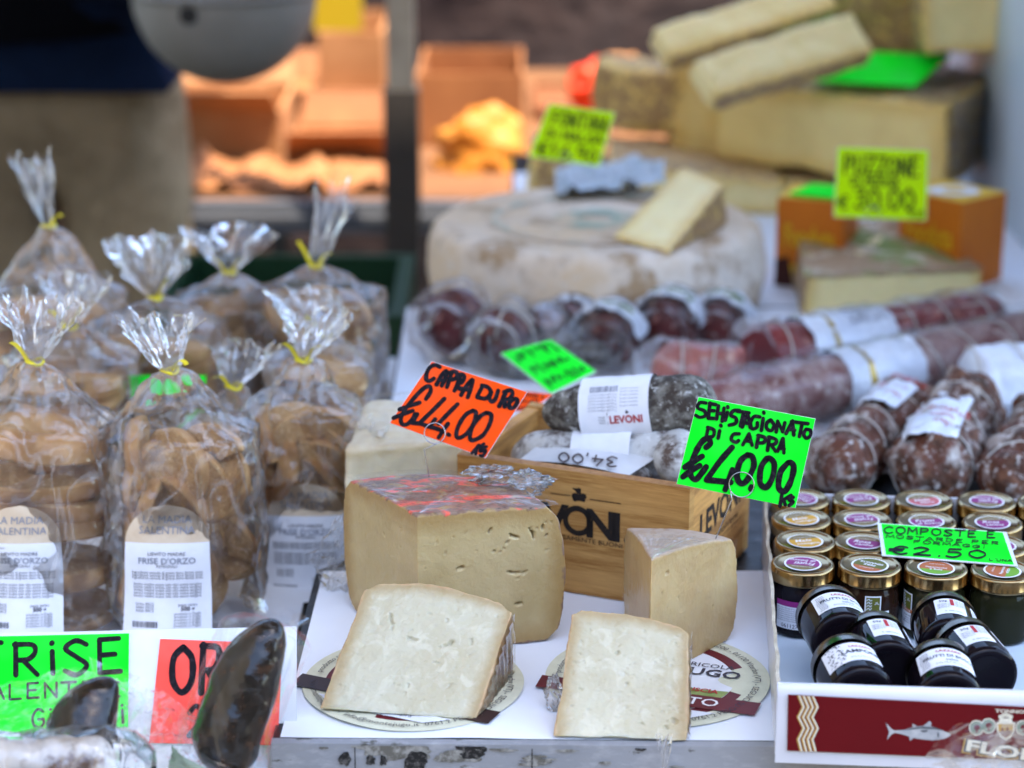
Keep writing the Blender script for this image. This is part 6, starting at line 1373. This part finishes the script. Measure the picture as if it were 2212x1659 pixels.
carton('dim brown carton behind the cheese wheel sign', (1150, 400), (1460, 400), 235, 4.3, .3, 'carton_dark', flaps=False)
def lump(mb, c, sx, sy, sz, seed, n=40, amp=.3):
    c = Vector(c); mb.grid(n, n, lambda u, w: (lambda d: c + V(d.x * sx, d.y * sy, d.z * sz) * (1 + amp * noise.fractal(d * 1.7 + Vector((seed, 0, 0)), .9, 2, 4)))(V(math.cos(2 * math.pi * u) * math.cos(math.pi * (w - .5)), math.sin(2 * math.pi * u) * math.cos(math.pi * (w - .5)), math.sin(math.pi * (w - .5)))), 0, wrap=True)
m = MB(); q = ony(1035, 345, 3.88); lump(m, q, .085, .06, .085, 3); tag(m.build('sack', 'bag_orange', loc=q + V(0, 0, -.085), smooth=True), 'glowing orange sack slumped in front of the brown box', 'sack')
m = MB(); q = ony(1120, 390, 3.85); m.box(q, (.05, .03, .07), .1); tag(m.build('packet', 'tag_yellow', loc=q), 'small yellow packet beside the orange sack', 'packet')
for (u, v_, w_, mt, lb, sd_) in ((1290, 188, .055, 'red_orange', 'red bundle on the shelf behind the yellow green sign', 1), (1395, 190, .05, 'orange_soft', 'soft orange bundle beside the red one', 2), (1345, 172, .045, 'carton_pale', 'pale bundle between the red and orange ones', 5)):
    m = MB(); q = ony(u, v_, 4.28); lump(m, q, w_, .05, .045, sd_); tag(m.build('bundle', mt, loc=q + V(0, 0, -.045), smooth=True), lb, 'bundle')
m = MB(); q = [ony(678, -60, 4.3), ony(782, -60, 4.3), ony(782, 66, 4.3), ony(678, 66, 4.3)]; m.prism(q, (0, .003, 0)); tag(m.build('price_card', 'tag_yellow', loc=q[3]), 'blurred yellow tag at the top edge above the upper pale box', 'price card')
# rumpled paper on the sunny table
m = MB(); q = ony(620, 420, 3.75); m.grid(50, 30, lambda u, t: V(ony(380 + 460 * u, 420, 3.7).x, 3.66 + .22 * t, zt_ + .006 + .03 * max(0, noise.fractal(Vector((u * 7, t * 3, 5)), .9, 2, 4) + .2)), 0); tag(m.build('wrapping_paper', 'carton', loc=q, smooth=True), 'rumpled orange lit paper along the front of the sunny table', 'wrapping paper')
# post
m = MB(); q = ony(868, 250, 3.50); m.box((q.x, 3.50, .2), (.042, .042, 2.24)); pt = thing('stall_post', 'square grey metal post of the stall roof between the boxes', 'post', (q.x, 3.5, -.92)); m.build('upright', 'post_grey', pt)
m = MB(); zc_ = ony(868, 125, 3.48).z; m.box((q.x, 3.50, zc_ / 2 - .5), (.054, .054, zc_ + .9)); m.build('sleeve', 'post_dark', pt)
# back sheet, its dark colour stands in for the shade behind the boxes
m = MB(); m.grid(60, 20, lambda u, t: V(-3 + 7 * u, 5.2 + .08 * math.sin(u * 40) + .05 * noise.noise(Vector((u * 8, t * 3, 0))), -.92 + 2.5 * t), 0); tag(m.build('shade_backdrop', 'shade_brown', loc=(0, 5.2, -.92), smooth=True), 'dark brown tarpaulin painted as the shade behind the sunny boxes', 'backdrop')
# awnings
def awning(label, x0, x1, y0, y1, z, mat, posts, sag=.05):
    t = thing('awning', label, 'awning', ((x0 + x1) / 2, (y0 + y1) / 2, z)); m = MB(); m.grid(24, 24, lambda u, k: V(x0 + (x1 - x0) * u, y0 + (y1 - y0) * k, z + .12 * k - sag * math.sin(math.pi * u)), 0); m.build('canopy', mat, t, smooth=True)
    for (x, y) in posts: p = MB(); p.box((x, y, (z - .92) / 2 + .02), (.04, .04, z + .92)); p.build('post', 'post_grey', t)
    return t
AW = aw_ = awning('broad tan canvas awning over the cheese stall', -1.9, 1.9, 1.00, 3.15, 1.80, 'awning_cloth', [(-1.85, 3.1), (1.85, 3.1), (-1.85, 1.2), (1.85, 1.2)])
m = MB(); m.grid(30, 12, lambda u, t: V(-1.62 + .03 * math.sin(u * 30), -.5 + 3.65 * u, -.6 + 2.36 * t), 0); m.build('shade_curtain', 'awning_cloth', aw_, loc=aw_.location, smooth=True)  # unseen curtain added to cut the sky light from the left
awning('unseen brown awning added to shade the seller', -2.6, -.10, 3.02, 3.62, 1.66, 'awning_far', [(-2.5, 3.58)])  # second awning made up to keep the sun off the seller
# unseen street front added behind the buyer to darken the low front light
m = MB(); m.box((0, -7.5, 2.0), (24, 1.0, 5.84))
fr_ = thing('unseen_building', 'plain ochre building added out of view to hold back low sky light', 'building', (0, -7.5, -.92)); m.build('wall', 'facade', fr_)
for x in range(-10, 11, 3):
    m = MB(); m.box((x, -6.99, 1.9), (1.1, .03, 1.7)); m.build('window', 'window_dark', fr_)
# hanging scale
pc_ = ony(492, 178, 3.3); PR = .132; pc_.z += PR - .055
hs_ = thing('hanging_scale', 'round grey metal scale bowl hanging above the bread bags', 'scale', pc_)
m = MB(); prof = [(.001 + PR * math.sin(a), -PR * math.cos(a)) for a in [i / 24 * math.pi / 2 for i in range(25)]]; prof += [(PR + .004, .0), (PR + .004, .004), (PR - .002, .004)] + [((PR - .003) * math.sin(a), -(PR - .003) * math.cos(a) + .002) for a in [math.pi / 2 * (1 - i / 20) for i in range(20)]] + [(.001, -PR + .005)]
m.lathe(prof, Matrix.Translation(pc_ + V(0, 0, .055)), 64); m.build('bowl', 'pan_grey', hs_, smooth=True)
bz = ray(408, 33).normalized(); 
oc = CAM - (pc_ + V(0, 0, .055)); bq = oc.dot(bz); dd = -bq - math.sqrt(max(0, bq * bq - oc.length_squared + PR * PR)); hp = CAM + bz * dd; nrm = (hp - pc_ - V(0, 0, .055)).normalized(); xx, yy = basis(nrm)
m = MB(); m.prism([hp + nrm * .004 + (xx * math.cos(a) + yy * math.sin(a)) * .013 for a in [2 * math.pi * i / 20 for i in range(20)]], -nrm * .008); m.build('bolt', 'bolt_dark', hs_)
for k in range(3):
    a = k * 2.1 + .4; m = MB(); m.tube([pc_ + V(PR * math.cos(a), PR * math.sin(a), .058), pc_ + V(0, 0, .75)], .003, 6); m.build('chain', 'steel', hs_)
m = MB(); m.tube([pc_ + V(0, 0, .75), pc_ + V(0, 0, 1.29)], .006, 8); m.build('hook_rod', 'steel', hs_)
# ------------------------------------------------------------------ seller
def skinned(name, joints, edges, radii, mat, parent, lv=2, root=0):
    me = bpy.data.meshes.new('s'); me.from_pydata(joints, edges, []); ob = bpy.data.objects.new('s', me); COL.objects.link(ob)
    ob.modifiers.new('k', 'SKIN'); sv = me.skin_vertices[0].data
    for i, r in enumerate(radii): sv[i].radius = r if isinstance(r, tuple) else (r, r); sv[i].use_root = (i == root)
    s_ = ob.modifiers.new('u', 'SUBSURF'); s_.levels = lv
    dg = bpy.context.evaluated_depsgraph_get(); dg.update(); nm = bpy.data.meshes.new_from_object(ob.evaluated_get(dg)); bpy.data.objects.remove(ob)
    return finish(nm, name, mat, parent, (0, 0, 0), True)
pe = thing('person', 'person in navy top, black waist pouch and khaki trousers standing at the stall', 'person', (ony(120, 300, 3.62).x, 3.62, -.92))
J = [(0, 0, .95), (0, .01, 1.12), (0, .02, 1.30), (0, .01, 1.44), (0, -.01, 1.54), (0, -.03, 1.64), (0, -.03, 1.72), (.19, .02, 1.40), (.27, -.02, 1.20), (.16, -.20, 1.24), (.10, -.25, 1.27), (-.19, .02, 1.40), (-.27, -.02, 1.20), (-.16, -.20, 1.24), (-.10, -.25, 1.27), (.10, 0, .86), (.11, -.02, .50), (.11, .03, .10), (.11, -.10, .04), (-.10, 0, .86), (-.11, -.02, .50), (-.11, .03, .10), (-.11, -.10, .04)]
E = [(0, 1), (1, 2), (2, 3), (3, 4), (4, 5), (5, 6), (3, 7), (7, 8), (8, 9), (9, 10), (3, 11), (11, 12), (12, 13), (13, 14), (0, 15), (15, 16), (16, 17), (17, 18), (0, 19), (19, 20), (20, 21), (21, 22)]
RD = [(.15, .11), (.13, .10), (.15, .11), (.11, .08), .055, (.08, .095), (.07, .085), .06, .045, .035, (.04, .02), .06, .045, .035, (.04, .02), .09, .06, .045, .04, .09, .06, .045, .04]
skinned('body', J, E, RD, 'skin', pe)
JT = [(0, 0, .93), (.10, 0, .84), (.115, -.02, .50), (.115, .03, .10), (-.10, 0, .84), (-.115, -.02, .50), (-.115, .03, .10), (0, 0, 1.06)]
skinned('trousers', JT, [(0, 1), (1, 2), (2, 3), (0, 4), (4, 5), (5, 6), (0, 7)], [(.19, .14), (.125, .125), .098, .082, (.125, .125), .098, .082, (.18, .13)], 'khaki', pe)
JS = [(0, 0, 1.10), (0, .01, 1.18), (0, .02, 1.30), (0, .01, 1.44), (.19, .02, 1.40), (.26, -.01, 1.22), (-.19, .02, 1.40), (-.26, -.01, 1.22), (0, 0, 1.06)]
skinned('shirt', JS, [(0, 1), (1, 2), (2, 3), (3, 4), (4, 5), (3, 6), (6, 7), (0, 8)], [(.195, .15), (.18, .135), (.185, .135), (.12, .09), .08, .065, .08, .065, (.20, .155)], 'navy', pe)
m = MB(); m.grid(40, 8, lambda u, t: V(.205 * math.cos(2 * math.pi * u), .162 * math.sin(2 * math.pi * u), 1.00 + .075 * t + .01 * math.cos(2 * math.pi * u)), 0, wrap=True); ob = m.build('waist_pouch', 'black_cloth', pe, loc=(0, 0, 0), smooth=True)
pe.scale = (1.06, 1.06, 1.09)
m = MB(); lump(m, (0, -.02, 1.70), .092, .108, .095, 4, 24, .05); m.build('hair', 'hair', pe, loc=(0, 0, 0), smooth=True)
# ------------------------------------------------------------------ light, sky, camera
SUN_EL, SUN_AZ = R(74), R(128)     # azimuth of the sun, clockwise from +y
sd = V(math.sin(SUN_AZ) * math.cos(SUN_EL), math.cos(SUN_AZ) * math.cos(SUN_EL), math.sin(SUN_EL))
la = bpy.data.lights.new('sun', 'SUN'); la.energy = 2.5; la.angle = R(.5); la.color = (1, .90, .76)
lo = bpy.data.objects.new('sun', la); COL.objects.link(lo); lo.rotation_euler = (-sd).to_track_quat('-Z', 'Y').to_euler()
W = bpy.data.worlds.new('World'); sc.world = W; W.use_nodes = True; nt = W.node_tree; nt.nodes.clear()
wo_ = nt.nodes.new('ShaderNodeOutputWorld'); bg = nt.nodes.new('ShaderNodeBackground'); sk = nt.nodes.new('ShaderNodeTexSky')
sk.sky_type = 'NISHITA'; sk.sun_disc = False; sk.sun_elevation = SUN_EL; sk.sun_rotation = SUN_AZ
bg.inputs[1].default_value = .15; nt.links.new(sk.outputs[0], bg.inputs[0]); nt.links.new(bg.outputs[0], wo_.inputs[0])
cm = bpy.data.cameras.new('camera'); co_ = bpy.data.objects.new('camera', cm); COL.objects.link(co_); sc.camera = co_
co_.location = CAM; co_.rotation_euler = (math.pi / 2 - PITCH, 0, 0)
cm.sensor_width = 36; cm.lens = FPX / 2212 * 36; cm.clip_start = .05; cm.clip_end = 300
cm.dof.use_dof = True; cm.dof.focus_distance = 1.69; cm.dof.aperture_fstop = 4.0
sc.view_settings.view_transform = 'Standard'; sc.view_settings.look = 'None'; sc.view_settings.exposure = 2.78; sc.view_settings.gamma = 1
sc.cycles.max_bounces = 10; sc.cycles.transparent_max_bounces = 24; sc.cycles.glossy_bounces = 4; sc.cycles.diffuse_bounces = 4; sc.cycles.transmission_bounces = 4
sc.cycles.use_denoising = True; sc.cycles.sample_clamp_indirect = 8
